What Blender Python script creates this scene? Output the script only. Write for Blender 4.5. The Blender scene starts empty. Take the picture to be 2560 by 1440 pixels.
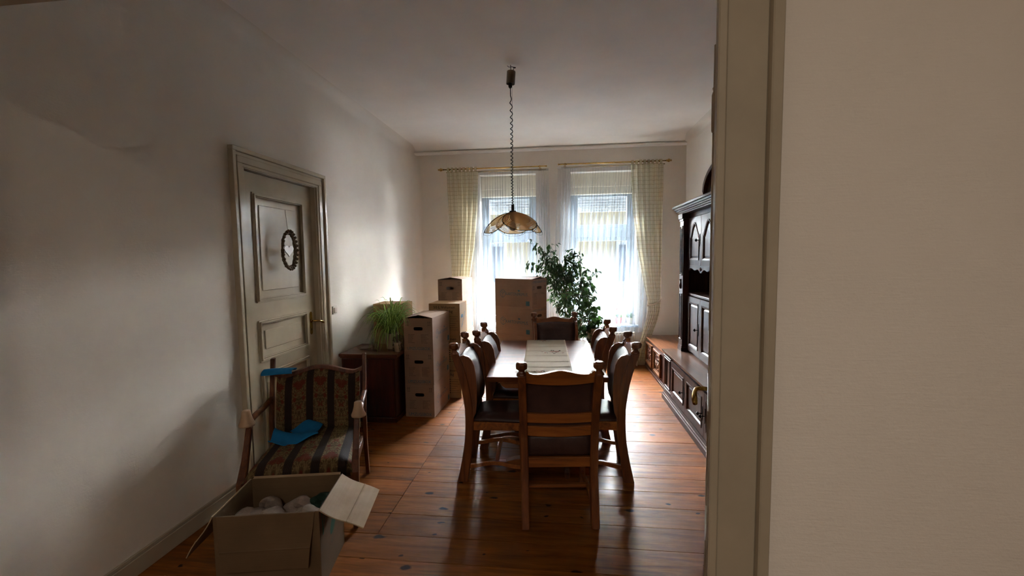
import bpy, bmesh, math, random
from math import sin, cos, pi, radians, sqrt, atan2
from mathutils import Vector, Matrix
random.seed(7)
S = bpy.context.scene
col = S.collection

# ---------------------------------------------------------------- camera, world, lights, exposure
CAM_H = 1.65
yaw, pitch, roll = radians(-6.4), radians(-4.1), radians(-0.75)
fw = Vector((sin(yaw)*cos(pitch), cos(yaw)*cos(pitch), sin(pitch)))
rt = Vector((cos(yaw), -sin(yaw), 0)); up = rt.cross(fw)
rt, up = rt*cos(roll)+up*sin(roll), -rt*sin(roll)+up*cos(roll)
cam = bpy.data.cameras.new('camera'); cam.sensor_fit = 'HORIZONTAL'; cam.sensor_width = 36
cam.lens = 1080/2560*36; cam.clip_start = 0.02
camo = bpy.data.objects.new('camera', cam); col.objects.link(camo)
M3 = Matrix((rt, up, -fw)).transposed()
camo.matrix_world = Matrix.Translation((0, 0, CAM_H)) @ M3.to_4x4()
S.camera = camo

w = bpy.data.worlds.new('World'); S.world = w; w.use_nodes = True
wn = w.node_tree.nodes; wl = w.node_tree.links
bg = wn['Background']
tc = wn.new('ShaderNodeTexCoord'); sx = wn.new('ShaderNodeSeparateXYZ'); cr = wn.new('ShaderNodeValToRGB')
wl.new(tc.outputs['Generated'], sx.inputs[0]); wl.new(sx.outputs['Z'], cr.inputs[0]); wl.new(cr.outputs[0], bg.inputs[0])
cr.color_ramp.elements[0].color = (0.86, 0.92, 1.0, 1); cr.color_ramp.elements[1].color = (0.72, 0.82, 1.0, 1)
bg.inputs[1].default_value = 0.28          # bright overcast sky

def area(name, loc, rot, sx_, sy_, energy, color, portal=False):
    l = bpy.data.lights.new(name, 'AREA'); l.shape = 'RECTANGLE'; l.size = sx_; l.size_y = sy_
    l.energy = energy; l.color = color
    o = bpy.data.objects.new(name, l); col.objects.link(o); o.location = loc; o.rotation_euler = rot
    if portal: l.cycles.is_portal = True
    return o
area('window_portal_light', (-0.79, 7.0, 1.75), (radians(-90), 0, 0), 1.0, 2.5, 1, (1, 1, 1), True)
area('window_portal_light', (0.63, 7.0, 1.75), (radians(-90), 0, 0), 1.1, 2.5, 1, (1, 1, 1), True)
sun = bpy.data.lights.new('daylight_fill_sun', 'SUN'); sun.energy = 325.0; sun.angle = radians(124); sun.color = (0.98, 0.985, 1.0)
suno = bpy.data.objects.new('daylight_fill_sun', sun); col.objects.link(suno); suno.location = (0, 12, 10)
suno.rotation_euler = Vector((0.62, 1.0, 0.42)).to_track_quat('Z', 'Y').to_euler()   # added broad sun lamp, stands in for overcast daylight through the windows
HALL_LIGHT = area('hall_fill_light', (-0.1, -1.7, 3.1), (0, 0, 0), 0.5, 0.5, 15.0, (1.0, 0.93, 0.84))  # added fill behind the camera, stands in for ambient hall light, no fixture

S.cycles.transparent_max_bounces = 32
S.view_settings.view_transform = 'Standard'; S.view_settings.look = 'None'
S.view_settings.gamma = 1.0; S.view_settings.use_curve_mapping = False
S.view_settings.exposure = 1.2

# ---------------------------------------------------------------- helpers
class MB:
    def __init__(s): s.v = []; s.f = []; s.uv = []; s.has_uv = False
    def add(s, vs, fs, uvs=None):
        b = len(s.v); s.v += [tuple(v) for v in vs]
        s.f += [tuple(b+i for i in f) for f in fs]
        if uvs is not None: s.has_uv = True; s.uv += list(uvs)
        else: s.uv += [(0, 0)]*len(vs)
        return s
    def box(s, c, d, rot=None):
        x, y, z = d[0]/2, d[1]/2, d[2]/2
        vs = [Vector((i*x, j*y, k*z)) for i in (-1, 1) for j in (-1, 1) for k in (-1, 1)]
        if rot is not None: vs = [rot @ v for v in vs]
        vs = [v+Vector(c) for v in vs]
        return s.add(vs, [(0,1,3,2),(4,6,7,5),(0,4,5,1),(2,3,7,6),(0,2,6,4),(1,5,7,3)])
    def bx(s, x0, x1, y0, y1, z0, z1): return s.box(((x0+x1)/2,(y0+y1)/2,(z0+z1)/2),(x1-x0,y1-y0,z1-z0))
    def prism(s, pts, plane, a, b):
        """pts 2D outline; plane 'xz' extrudes along y, 'yz' along x, 'xy' along z"""
        def m(p, t):
            return (p[0], t, p[1]) if plane == 'xz' else ((t, p[0], p[1]) if plane == 'yz' else (p[0], p[1], t))
        n = len(pts); vs = [m(p, a) for p in pts]+[m(p, b) for p in pts]
        fs = [tuple(range(n)), tuple(range(2*n-1, n-1, -1))]+[(i, i+n, (i+1)%n+n, (i+1)%n) for i in range(n)]
        return s.add(vs, fs)
    def strip(s, A, B, plane, a, b):
        """band between two equally long polylines A (lower) and B (upper), extruded"""
        for i in range(len(A)-1):
            pass
        n = len(A)
        def m(p, t):
            return (p[0], t, p[1]) if plane == 'xz' else ((t, p[0], p[1]) if plane == 'yz' else (p[0], p[1], t))
        vs = []
        for i in range(n): vs += [m(A[i], a), m(B[i], a), m(B[i], b), m(A[i], b)]
        fs = [(0, 1, 2, 3), (4*n-4, 4*n-1, 4*n-2, 4*n-3)]
        for i in range(n-1):
            o = 4*i
            for k in range(4): fs.append((o+k, o+4+k, o+4+(k+1)%4, o+(k+1)%4))
        return s.add(vs, fs)
    def tube(s, pts, r, n=8, cap=True, sq=None):
        pts = [Vector(p) for p in pts]; k = len(pts)
        rs = r if isinstance(r, (list, tuple)) else [r]*k
        T = [(pts[min(i+1, k-1)]-pts[max(i-1, 0)]).normalized() for i in range(k)]
        ref = Vector((0, 0, 1)) if abs(T[0].z) < 0.9 else Vector((1, 0, 0))
        N = (ref-T[0]*ref.dot(T[0])).normalized()
        vs = []
        for i in range(k):
            N = (N-T[i]*N.dot(T[i]))
            N = N.normalized() if N.length > 1e-6 else T[i].orthogonal().normalized()
            B = T[i].cross(N)
            for j in range(n):
                a = 2*pi*j/n
                vs.append(pts[i]+(N*cos(a)+B*sin(a))*rs[i])
        fs = [(i*n+j, i*n+(j+1)%n, (i+1)*n+(j+1)%n, (i+1)*n+j) for i in range(k-1) for j in range(n)]
        if cap: fs += [tuple(range(n-1, -1, -1)), tuple((k-1)*n+j for j in range(n))]
        return s.add(vs, fs)
    def lathe(s, prof, n=16, c=(0, 0, 0), ax='z', rot0=0.0, cap=True):
        vs = []
        for r, h in prof:
            for j in range(n):
                a = 2*pi*j/n+rot0
                p = (r*cos(a), r*sin(a), h) if ax == 'z' else ((h, r*cos(a), r*sin(a)) if ax == 'x' else (r*cos(a), h, r*sin(a)))
                vs.append((p[0]+c[0], p[1]+c[1], p[2]+c[2]))
        k = len(prof)
        fs = [(i*n+j, i*n+(j+1)%n, (i+1)*n+(j+1)%n, (i+1)*n+j) for i in range(k-1) for j in range(n)]
        if cap: fs += [tuple(range(n-1, -1, -1)), tuple((k-1)*n+j for j in range(n))]
        return s.add(vs, fs)
    def grid(s, fn, nu, nv, uv=True):
        vs = []; uvs = []
        for i in range(nu+1):
            for j in range(nv+1):
                vs.append(fn(i/nu, j/nv)); uvs.append((i/nu, j/nv))
        fs = [(i*(nv+1)+j, (i+1)*(nv+1)+j, (i+1)*(nv+1)+j+1, i*(nv+1)+j+1) for i in range(nu) for j in range(nv)]
        return s.add(vs, fs, uvs if uv else None)
    def xf(s, M):
        s.v = [tuple(M @ Vector(v)) for v in s.v]; return s
    def mesh(s, name, mat, smooth=False, bevel=0, solid=0, segs=1):
        me = bpy.data.meshes.new(name); me.from_pydata(s.v, [], s.f)
        if s.has_uv:
            ul = me.uv_layers.new(name='UVMap')
            for l in me.loops: ul.data[l.index].uv = s.uv[l.vertex_index]
        if bevel or not s.has_uv:
            bm = bmesh.new(); bm.from_mesh(me)
            bmesh.ops.recalc_face_normals(bm, faces=bm.faces)
            if bevel:
                es = [e for e in bm.edges if len(e.link_faces) == 2 and e.calc_face_angle(0) > 0.5]
                bmesh.ops.bevel(bm, geom=es, offset=bevel, segments=segs, profile=0.7, affect='EDGES', clamp_overlap=True)
            bm.to_mesh(me); bm.free()
        if mat: me.materials.append(mat)
        if smooth: me.polygons.foreach_set('use_smooth', [True]*len(me.polygons))
        return me
    def build(s, name, mat, parent=None, smooth=False, bevel=0, loc=None, rot=None, segs=1):
        o = bpy.data.objects.new(name, s.mesh(name, mat, smooth, bevel, segs=segs)); col.objects.link(o)
        if parent: o.parent = parent
        if loc is not None: o.location = loc
        if rot is not None: o.rotation_euler = rot
        if smooth == 'auto': autosmooth(o)
        return o

def autosmooth(o, ang=40):
    me = o.data
    try: me.set_sharp_from_angle(angle=radians(ang))
    except Exception: pass

def tag(o, label=None, cat=None, group=None, kind=None):
    if label: o['label'] = label
    if cat: o['category'] = cat
    if group: o['group'] = group
    if kind: o['kind'] = kind
    return o
def thing(name, label, cat, loc=(0, 0, 0), rz=0.0, group=None):
    o = bpy.data.objects.new(name, None); col.objects.link(o); o.empty_display_size = 0.1
    o.location = loc; o.rotation_euler = (0, 0, rz)
    return tag(o, label, cat, group)
def inst(name, me, parent, loc=(0, 0, 0), rot=(0, 0, 0), sc=(1, 1, 1)):
    o = bpy.data.objects.new(name, me); col.objects.link(o)
    if parent: o.parent = parent
    o.location = loc; o.rotation_euler = rot; o.scale = sc
    return o
def dup(root, loc, rz, label, group=None):
    r = root.copy(); col.objects.link(r); r.location = loc; r.rotation_euler = (0, 0, rz); r['label'] = label
    if group: r['group'] = group
    for ch in list(root.children):
        c = ch.copy(); col.objects.link(c); c.parent = r
        for g in list(ch.children):
            d = g.copy(); col.objects.link(d); d.parent = c
    return r

# ---------------------------------------------------------------- materials
def srgb(r, g, b):
    f = lambda c: (c/255/12.92) if c <= 10 else ((c/255+0.055)/1.055)**2.4
    return (f(r), f(g), f(b), 1)
class NT:
    def __init__(s, name):
        s.m = bpy.data.materials.new(name); s.m.use_nodes = True
        s.t = s.m.node_tree; s.n = s.t.nodes; s.p = s.n['Principled BSDF']; s.out = s.n['Material Output']
    def N(s, t, **k):
        x = s.n.new(t)
        for a, b in k.items():
            if a in x.bl_rna.properties.keys(): setattr(x, a, b)
            else: x.inputs[a.replace('_', ' ')].default_value = b
        return x
    def L(s, a, b): s.t.links.new(a, b)
    def coords(s, scale=(1, 1, 1), rnd=True, kind='Object'):
        tc = s.N('ShaderNodeTexCoord'); mp = s.N('ShaderNodeMapping'); mp.inputs['Scale'].default_value = scale
        if rnd:
            oi = s.N('ShaderNodeObjectInfo'); mu = s.N('ShaderNodeVectorMath', operation='SCALE'); mu.inputs[3].default_value = 37.0
            cx = s.N('ShaderNodeCombineXYZ')
            for i in range(3): s.L(oi.outputs['Random'], cx.inputs[i])
            s.L(cx.outputs[0], mu.inputs[0])
            ad = s.N('ShaderNodeVectorMath', operation='ADD'); s.L(tc.outputs[kind], ad.inputs[0]); s.L(mu.outputs[0], ad.inputs[1])
            s.L(ad.outputs[0], mp.inputs[0])
        else: s.L(tc.outputs[kind], mp.inputs[0])
        return mp.outputs[0]
    def ramp(s, fac, stops):
        r = s.N('ShaderNodeValToRGB'); e = r.color_ramp.elements
        while len(e) < len(stops): e.new(0.5)
        for i, (p, c) in enumerate(stops): e[i].position = p; e[i].color = c
        s.L(fac, r.inputs[0]); return r.outputs[0]
    def noise(s, vec, scale, detail=4, rough=0.6, dist=0.0):
        x = s.N('ShaderNodeTexNoise'); x.inputs['Scale'].default_value = scale; x.inputs['Detail'].default_value = detail
        x.inputs['Roughness'].default_value = rough; x.inputs['Distortion'].default_value = dist; s.L(vec, x.inputs['Vector']); return x.outputs[0]
    def mix(s, fac, a, b, mode='MIX'):
        x = s.N('ShaderNodeMix'); x.data_type = 'RGBA'; x.blend_type = mode
        for sock, v in ((x.inputs[0], fac), (x.inputs[6], a), (x.inputs[7], b)):
            if hasattr(v, 'links'): s.L(v, sock)
            else: sock.default_value = v
        return x.outputs[2]
    def bump(s, h, strength=0.3, dist=0.01):
        b = s.N('ShaderNodeBump'); b.inputs['Strength'].default_value = strength; b.inputs['Distance'].default_value = dist
        s.L(h, b.inputs['Height']); s.L(b.outputs[0], s.p.inputs['Normal'])
    def base(s, c, rough=0.5, metal=0.0, spec=None, coat=0, coatr=0.1):
        if hasattr(c, 'links'): s.L(c, s.p.inputs['Base Color'])
        else: s.p.inputs['Base Color'].default_value = c
        s.p.inputs['Roughness'].default_value = rough; s.p.inputs['Metallic'].default_value = metal
        if spec is not None: s.p.inputs['Specular IOR Level'].default_value = spec
        if coat: s.p.inputs['Coat Weight'].default_value = coat; s.p.inputs['Coat Roughness'].default_value = coatr

def wood(name, c1, c2, c3, axis='z', rough=0.35, coat=0.3, grain=1.0, bump=0.15, knots=False, spec=0.5):
    m = NT(name)
    sc = {'x': (1.2, 14, 14), 'y': (14, 1.2, 14), 'z': (14, 14, 1.2)}[axis]
    v = m.coords(tuple(a*grain for a in sc))
    n1 = m.noise(v, 1.6, 5, 0.6, 0.6); n2 = m.noise(v, 9.0, 3, 0.7)
    c = m.ramp(n1, [(0.3, c1), (0.52, c2), (0.75, c3)])
    c = m.mix(0.25, c, m.ramp(n2, [(0.35, (0.25, 0.25, 0.25, 1)), (0.6, (1, 1, 1, 1))]), 'MULTIPLY')
    if knots:
        v2 = m.coords({'x': (4.2, 7.5, 6.5), 'z': (6, 6, 2.5), 'y': (6, 2.5, 6)}[axis])
        vo = m.N('ShaderNodeTexVoronoi'); vo.inputs['Scale'].default_value = 1.0; m.L(v2, vo.inputs['Vector']); vo.voronoi_dimensions = '2D'; nz = m.N('ShaderNodeTexNoise'); nz.inputs['Scale'].default_value = 2.2; nz.inputs['Detail'].default_value = 3; m.L(v2, nz.inputs['Vector']); va = m.N('ShaderNodeVectorMath', operation='MULTIPLY_ADD'); va.inputs[1].default_value = (0.35, 0.35, 0.35); m.L(nz.outputs['Color'], va.inputs[0]); m.L(v2, va.inputs[2]); m.L(va.outputs[0], vo.inputs['Vector'])
        vo.inputs['Randomness'].default_value = 1.0
        # only some cells have a knot
        sp = m.N('ShaderNodeSeparateColor'); m.L(vo.outputs['Color'], sp.inputs[0])
        gt = m.N('ShaderNodeMath', operation='MULTIPLY_ADD'); gt.inputs[1].default_value = 0.50; gt.inputs[2].default_value = -0.31; m.L(sp.outputs[0], gt.inputs[0]); gt2 = m.N('ShaderNodeMath', operation='MAXIMUM'); gt2.inputs[1].default_value = 0.0001; m.L(gt.outputs[0], gt2.inputs[0]); gt = gt2
        dv = m.N('ShaderNodeMath', operation='DIVIDE'); m.L(vo.outputs['Distance'], dv.inputs[0]); m.L(gt.outputs[0], dv.inputs[1])
        k = m.ramp(dv.outputs[0], [(0.55, (1, 1, 1, 1)), (0.95, (0, 0, 0, 1))])
        c = m.mix(k, c, srgb(34, 13, 5))
        # long wear streaks and tone per board
        oi = m.N('ShaderNodeObjectInfo')
        tone = m.ramp(oi.outputs['Random'], [(0.0, (0.70, 0.66, 0.62, 1)), (0.5, (0.9, 0.9, 0.88, 1)), (1.0, (1.12, 1.06, 1.0, 1))])
        c = m.mix(1.0, c, tone, 'MULTIPLY')
        n3 = m.noise(m.coords((1.0, 3.0, 1)), 1.3, 4, 0.7)
        c = m.mix(m.ramp(n3, [(0.5, (0, 0, 0, 1)), (0.8, (0.5, 0.5, 0.5, 1))]), c, srgb(92, 52, 24))
        r = m.ramp(m.noise(m.coords((1.5, 4, 1)), 3.0, 4, 0.7), [(0.3, (rough*0.75,)*3+(1,)), (0.8, (min(1, rough*1.7),)*3+(1,))])
        m.base(c, rough, coat=coat, spec=0.16); m.L(r, m.p.inputs['Roughness'])
    else: m.base(c, rough, coat=coat, spec=spec)
    m.bump(n1, bump, 0.004)
    return m.m
def plain(name, c, rough=0.5, metal=0.0, nscale=0, namt=0.06, bump=0.0, bscale=80, coat=0, spec=None):
    m = NT(name); cc = c
    v = m.coords((1, 1, 1))
    if nscale:
        n = m.noise(v, nscale, 4, 0.6)
        lo = tuple(max(0, x*(1-namt*2)) for x in c[:3])+(1,); hi = tuple(min(1, x*(1+namt)) for x in c[:3])+(1,)
        cc = m.ramp(n, [(0.3, lo), (0.7, hi)])
    m.base(cc, rough, metal, coat=coat, spec=spec)
    if bump: m.bump(m.noise(v, bscale, 3, 0.6), bump, 0.003)
    return m.m

def wallpaper():
    m = NT('woodchip_wallpaper'); v = m.coords((1, 1, 1), rnd=False)
    n = m.noise(v, 1.2, 5, 0.65)
    c = m.ramp(n, [(0.3, srgb(224, 215, 202)), (0.7, srgb(233, 225, 213))])
    m.base(c, 0.85)
    a = m.noise(v, 60, 3, 0.7)
    v2 = m.coords((3, 3, 25), rnd=False); b = m.noise(v2, 8, 2, 0.5)
    mx = m.mix(0.35, a, b); m.bump(mx, 0.35, 0.006)
    return m.m
M = {}
M['wall'] = wallpaper()
M['ceiling'] = plain('ceiling_plaster', srgb(243, 236, 226), 0.9, nscale=1.5, namt=0.03, bump=0.2, bscale=40)
M['floorboard'] = wood('varnished_pine', srgb(100, 54, 16), srgb(134, 76, 24), srgb(156, 96, 38), 'x', rough=0.40, coat=0.0, knots=True, bump=0.12)
M['subfloor'] = plain('subfloor', srgb(28, 16, 9), 0.9, nscale=6)
M['chairwood_z'] = wood('reddish_oak_upright', srgb(76, 38, 15), srgb(116, 62, 25), srgb(138, 80, 36), 'z', 0.40, 0.3)
M['chairwood_x'] = wood('reddish_oak_rail', srgb(104, 54, 18), srgb(152, 86, 32), srgb(174, 106, 46), 'x', 0.40, 0.3)
M['tablewood'] = wood('table_oak', srgb(70, 34, 17), srgb(104, 54, 26), srgb(124, 70, 36), 'x', 0.34, 0.0, 0.7, bump=0.08, spec=0.2)
M['darkwood_z'] = wood('dark_oak_upright', srgb(40, 20, 14), srgb(62, 32, 20), srgb(82, 46, 30), 'z', 0.42, 0.10, spec=0.35)
M['darkwood_x'] = wood('dark_oak_flat', srgb(44, 22, 15), srgb(68, 36, 22), srgb(90, 52, 33), 'x', 0.42, 0.12, spec=0.4)
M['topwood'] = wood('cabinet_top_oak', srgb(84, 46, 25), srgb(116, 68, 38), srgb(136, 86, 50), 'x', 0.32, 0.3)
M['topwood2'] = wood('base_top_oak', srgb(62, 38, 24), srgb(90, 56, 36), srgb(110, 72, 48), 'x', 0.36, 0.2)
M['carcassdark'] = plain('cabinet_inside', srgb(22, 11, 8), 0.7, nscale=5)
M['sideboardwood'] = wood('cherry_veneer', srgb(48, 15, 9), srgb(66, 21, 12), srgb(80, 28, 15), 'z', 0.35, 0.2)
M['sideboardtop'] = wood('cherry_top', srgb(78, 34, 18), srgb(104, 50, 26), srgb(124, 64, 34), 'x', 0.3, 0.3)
M['iron'] = plain('black_iron', srgb(18, 14, 13), 0.45, 0.7, nscale=30)
M['brass'] = plain('aged_brass', srgb(190, 152, 82), 0.22, 1.0, nscale=12, namt=0.15)
M['paint'] = plain('cream_door_paint', srgb(188, 174, 150), 0.22, nscale=3, namt=0.05, bump=0.05, bscale=12, coat=0.4)
M['paint2'] = plain('yellowed_door_paint', srgb(172, 160, 138), 0.4, nscale=4, namt=0.06, bump=0.08, bscale=20)
M['whiteframe'] = plain('white_window_plastic', srgb(158, 168, 176), 0.35, nscale=2, namt=0.02)
M['shutter'] = plain('grey_shutter_slat', srgb(176, 178, 178), 0.5, nscale=3, namt=0.04)
M['radiator'] = plain('radiator_enamel', srgb(206, 196, 182), 0.35, nscale=3, namt=0.03)
M['plasticw'] = plain('cream_switch_plastic', srgb(214, 206, 190), 0.35, nscale=4, namt=0.02)
M['plasticw2'] = plain('cream_blind_box', srgb(236, 226, 200), 0.5, nscale=3, namt=0.02)
M['black'] = plain('black_plastic', srgb(20, 17, 15), 0.4, nscale=20)
M['canopy'] = plain('bronze_canopy', srgb(96, 78, 54), 0.38, 0.3, nscale=10)
M['ink'] = plain('blue_print', srgb(60, 102, 114), 0.7, nscale=40, namt=0.15)
M['inkdark'] = plain('dark_print', srgb(66, 56, 44), 0.75, nscale=40, namt=0.15)
M['inkblack'] = plain('black_print', srgb(22, 16, 12), 0.7, nscale=40, namt=0.1)
M['inkgreen'] = plain('green_print', srgb(30, 84, 62), 0.7, nscale=40, namt=0.15)
M['pot'] = plain('cream_ceramic', srgb(176, 160, 132), 0.4, nscale=8, namt=0.06, coat=0.3)
M['terracotta'] = plain('terracotta', srgb(140, 70, 44), 0.8, nscale=10)
M['soil'] = plain('soil', srgb(34, 24, 17), 0.95, nscale=60, namt=0.3, bump=0.6, bscale=120)
M['bark'] = plain('pale_bark', srgb(104, 88, 66), 0.8, nscale=25, namt=0.2, bump=0.4)
M['cushion'] = plain('pale_raw_wood', srgb(176, 146, 116), 0.6, nscale=12, namt=0.08)

def leather():
    m = NT('dark_brown_leather'); v = m.coords((1, 1, 1))
    n = m.noise(v, 5, 4, 0.6)
    c = m.ramp(n, [(0.3, srgb(52, 34, 31)), (0.7, srgb(78, 54, 48))]); m.base(c, 0.42, spec=0.3)
    a = m.noise(v, 140, 2, 0.6); b = m.noise(m.coords((14, 5, 5)), 2.0, 5, 0.65, 1.2)
    m.bump(m.mix(0.6, a, b), 0.4, 0.006); return m.m
M['leather'] = leather()
def cardboard(name, c1, c2):
    m = NT(name); v = m.coords((1, 1, 1)); n = m.noise(v, 3, 5, 0.6)
    c = m.ramp(n, [(0.3, c1), (0.7, c2)])
    v2 = m.coords((1, 1, 90)); f = m.noise(v2, 2, 2, 0.5)
    c = m.mix(0.10, c, m.ramp(f, [(0.4, (0.5, 0.5, 0.5, 1)), (0.6, (1, 1, 1, 1))]), 'MULTIPLY')
    m.base(c, 0.75, spec=0.3); m.bump(n, 0.15, 0.004); return m.m
M['card'] = cardboard('brown_cardboard', srgb(148, 118, 97), srgb(166, 136, 113))
M['card2'] = cardboard('yellowish_cardboard', srgb(150, 116, 76), srgb(172, 136, 92))
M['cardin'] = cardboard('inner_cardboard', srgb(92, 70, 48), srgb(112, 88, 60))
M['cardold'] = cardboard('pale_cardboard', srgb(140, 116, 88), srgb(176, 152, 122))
def cloth(name, c, rough=0.9, scale=300, namt=0.05):
    m = NT(name); v = m.coords((1, 1, 1)); n = m.noise(v, 6, 4, 0.6)
    lo = tuple(x*(1-namt*2) for x in c[:3])+(1,)
    m.base(m.ramp(n, [(0.3, lo), (0.7, c)]), rough, spec=0.2); m.bump(m.noise(v, scale, 2, 0.5), 0.25, 0.002); return m.m
M['linen'] = cloth('cream_linen', srgb(204, 192, 172))
M['bluecloth'] = cloth('blue_cloth', srgb(26, 108, 160))
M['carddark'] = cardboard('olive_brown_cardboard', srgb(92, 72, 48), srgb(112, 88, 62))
M['paper'] = cloth('crumpled_newspaper', srgb(150, 132, 118), namt=0.2)
M['clothdark'] = cloth('green_cloth', srgb(40, 60, 48), namt=0.2)

def translucent(name, col1, transp, weave=None, uvx=1, uvy=1, lines=None, dif=0.42):
    """thin curtain fabric: part of the light passes straight, part is scattered"""
    m = NT(name); t = m.t
    tr = m.N('ShaderNodeBsdfTransparent'); tl = m.N('ShaderNodeBsdfTranslucent'); df = m.N('ShaderNodeBsdfDiffuse')
    c = col1
    ms = m.N('ShaderNodeMixShader'); ms.inputs[0].default_value = dif
    m2 = m.N('ShaderNodeMixShader')
    fac = None
    if lines:
        uv = m.N('ShaderNodeTexCoord'); mp = m.N('ShaderNodeMapping'); mp.inputs['Scale'].default_value = (uvx, uvy, 1)
        m.L(uv.outputs['UV'], mp.inputs[0]); sp = m.N('ShaderNodeSeparateXYZ'); m.L(mp.outputs[0], sp.inputs[0])
        rs = []
        for i, wd in ((0, lines), (1, lines)):
            fr = m.N('ShaderNodeMath', operation='FRACT'); m.L(sp.outputs[i], fr.inputs[0])
            lt = m.N('ShaderNodeMath', operation='LESS_THAN'); lt.inputs[1].default_value = wd; m.L(fr.outputs[0], lt.inputs[0]); rs.append(lt.outputs[0])
        mx = m.N('ShaderNodeMath', operation='MAXIMUM'); m.L(rs[0], mx.inputs[0]); m.L(rs[1], mx.inputs[1])
        cc = m.mix(mx.outputs[0], col1, weave)
        for b in (tl, df): m.L(cc, b.inputs['Color'])
        mr = m.N('ShaderNodeMapRange'); mr.inputs['To Min'].default_value = 1-transp; mr.inputs['To Max'].default_value = 0.97
        m.L(mx.outputs[0], mr.inputs['Value']); m.L(mr.outputs[0], m2.inputs[0])
    else:
        for b in (tl, df): b.inputs['Color'].default_value = col1
        m2.inputs[0].default_value = 1-transp
    tr.inputs['Color'].default_value = (1, 1, 1, 1)
    m.L(tl.outputs[0], ms.inputs[1]); m.L(df.outputs[0], ms.inputs[2])
    m.L(tr.outputs[0], m2.inputs[1]); m.L(ms.outputs[0], m2.inputs[2]); m.L(m2.outputs[0], m.out.inputs[0])
    return m.m
M['sheer'] = translucent('white_voile', (0.54, 0.60, 0.67, 1), 0.73, dif=0.99)
M['check'] = translucent('cream_checked_voile', (0.92, 0.82, 0.56, 1), 0.55, (0.30, 0.26, 0.16, 1), 20, 50, 0.12, dif=0.50)
def glass(name, tint=(1, 1, 1, 1), refl=0.06):
    m = NT(name); tr = m.N('ShaderNodeBsdfTransparent'); tr.inputs[0].default_value = tint
    gl = m.N('ShaderNodeBsdfGlossy'); gl.inputs['Roughness'].default_value = 0.02
    ms = m.N('ShaderNodeMixShader'); ms.inputs[0].default_value = refl; m.L(tr.outputs[0], ms.inputs[1]); m.L(gl.outputs[0], ms.inputs[2])
    m.L(ms.outputs[0], m.out.inputs[0]); return m.m
M['glass'] = glass('window_glass', (0.96, 0.98, 0.98, 1))
M['dishglass'] = glass('dish_glass', (0.86, 0.86, 0.84, 1), 0.12)
def shade_mat():
    m = NT('smoked_amber_shade'); tr = m.N('ShaderNodeBsdfTransparent'); tr.inputs[0].default_value = (0.85, 0.62, 0.36, 1)
    tl = m.N('ShaderNodeBsdfTranslucent'); tl.inputs[0].default_value = srgb(206, 160, 108)
    ms = m.N('ShaderNodeMixShader'); ms.inputs[0].default_value = 0.62
    m.L(tr.outputs[0], ms.inputs[1]); m.L(tl.outputs[0], ms.inputs[2])
    m.p.inputs['Base Color'].default_value = srgb(190, 150, 105); m.p.inputs['Roughness'].default_value = 0.25
    m2 = m.N('ShaderNodeMixShader'); m2.inputs[0].default_value = 0.28
    m.L(ms.outputs[0], m2.inputs[1]); m.L(m.p.outputs[0], m2.inputs[2]); m.L(m2.outputs[0], m.out.inputs[0]); return m.m
M['shade'] = shade_mat()
def slit_mat():
    m = NT('shade_slit_glass'); tr = m.N('ShaderNodeBsdfTransparent'); tr.inputs[0].default_value = (1.0, 0.93, 0.78, 1)
    tl = m.N('ShaderNodeBsdfTranslucent'); tl.inputs[0].default_value = srgb(255, 240, 205)
    ms = m.N('ShaderNodeMixShader'); ms.inputs[0].default_value = 0.35
    m.L(tr.outputs[0], ms.inputs[1]); m.L(tl.outputs[0], ms.inputs[2]); m.L(ms.outputs[0], m.out.inputs[0]); return m.m
M['slit'] = slit_mat()
def leafm(name, c1, c2, tl=0.3):
    m = NT(name); v = m.coords((1, 1, 1)); n = m.noise(v, 14, 3, 0.6)
    c = m.ramp(n, [(0.3, c1), (0.7, c2)]); m.base(c, 0.34)
    t = m.N('ShaderNodeBsdfTranslucent'); m.L(c, t.inputs[0]); ms = m.N('ShaderNodeMixShader'); ms.inputs[0].default_value = tl
    m.L(m.p.outputs[0], ms.inputs[1]); m.L(t.outputs[0], ms.inputs[2]); m.L(ms.outputs[0], m.out.inputs[0]); return m.m
M['ficus'] = leafm('fig_leaf', srgb(24, 44, 20), srgb(52, 82, 34))
M['pothos'] = leafm('ivy_leaf', srgb(30, 56, 24), srgb(70, 106, 48))
def spider_mat():
    m = NT('variegated_blade'); tc = m.N('ShaderNodeTexCoord'); sp = m.N('ShaderNodeSeparateXYZ'); m.L(tc.outputs['UV'], sp.inputs[0])
    c = m.ramp(sp.outputs[0], [(0.0, srgb(128, 170, 66)), (0.32, srgb(138, 178, 70)), (0.42, srgb(216, 224, 150)), (0.60, srgb(216, 224, 150)), (0.7, srgb(118, 156, 60))])
    n = m.noise(m.coords((1, 1, 1)), 9, 3); c = m.mix(0.5, c, m.ramp(n, [(0.3, (0.45, 0.5, 0.4, 1)), (0.7, (1, 1, 1, 1))]), 'MULTIPLY')
    m.base(c, 0.4); t = m.N('ShaderNodeBsdfTranslucent'); m.L(c, t.inputs[0]); ms = m.N('ShaderNodeMixShader'); ms.inputs[0].default_value = 0.3
    m.L(m.p.outputs[0], ms.inputs[1]); m.L(t.outputs[0], ms.inputs[2]); m.L(ms.outputs[0], m.out.inputs[0]); return m.m
M['spider'] = spider_mat()
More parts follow.
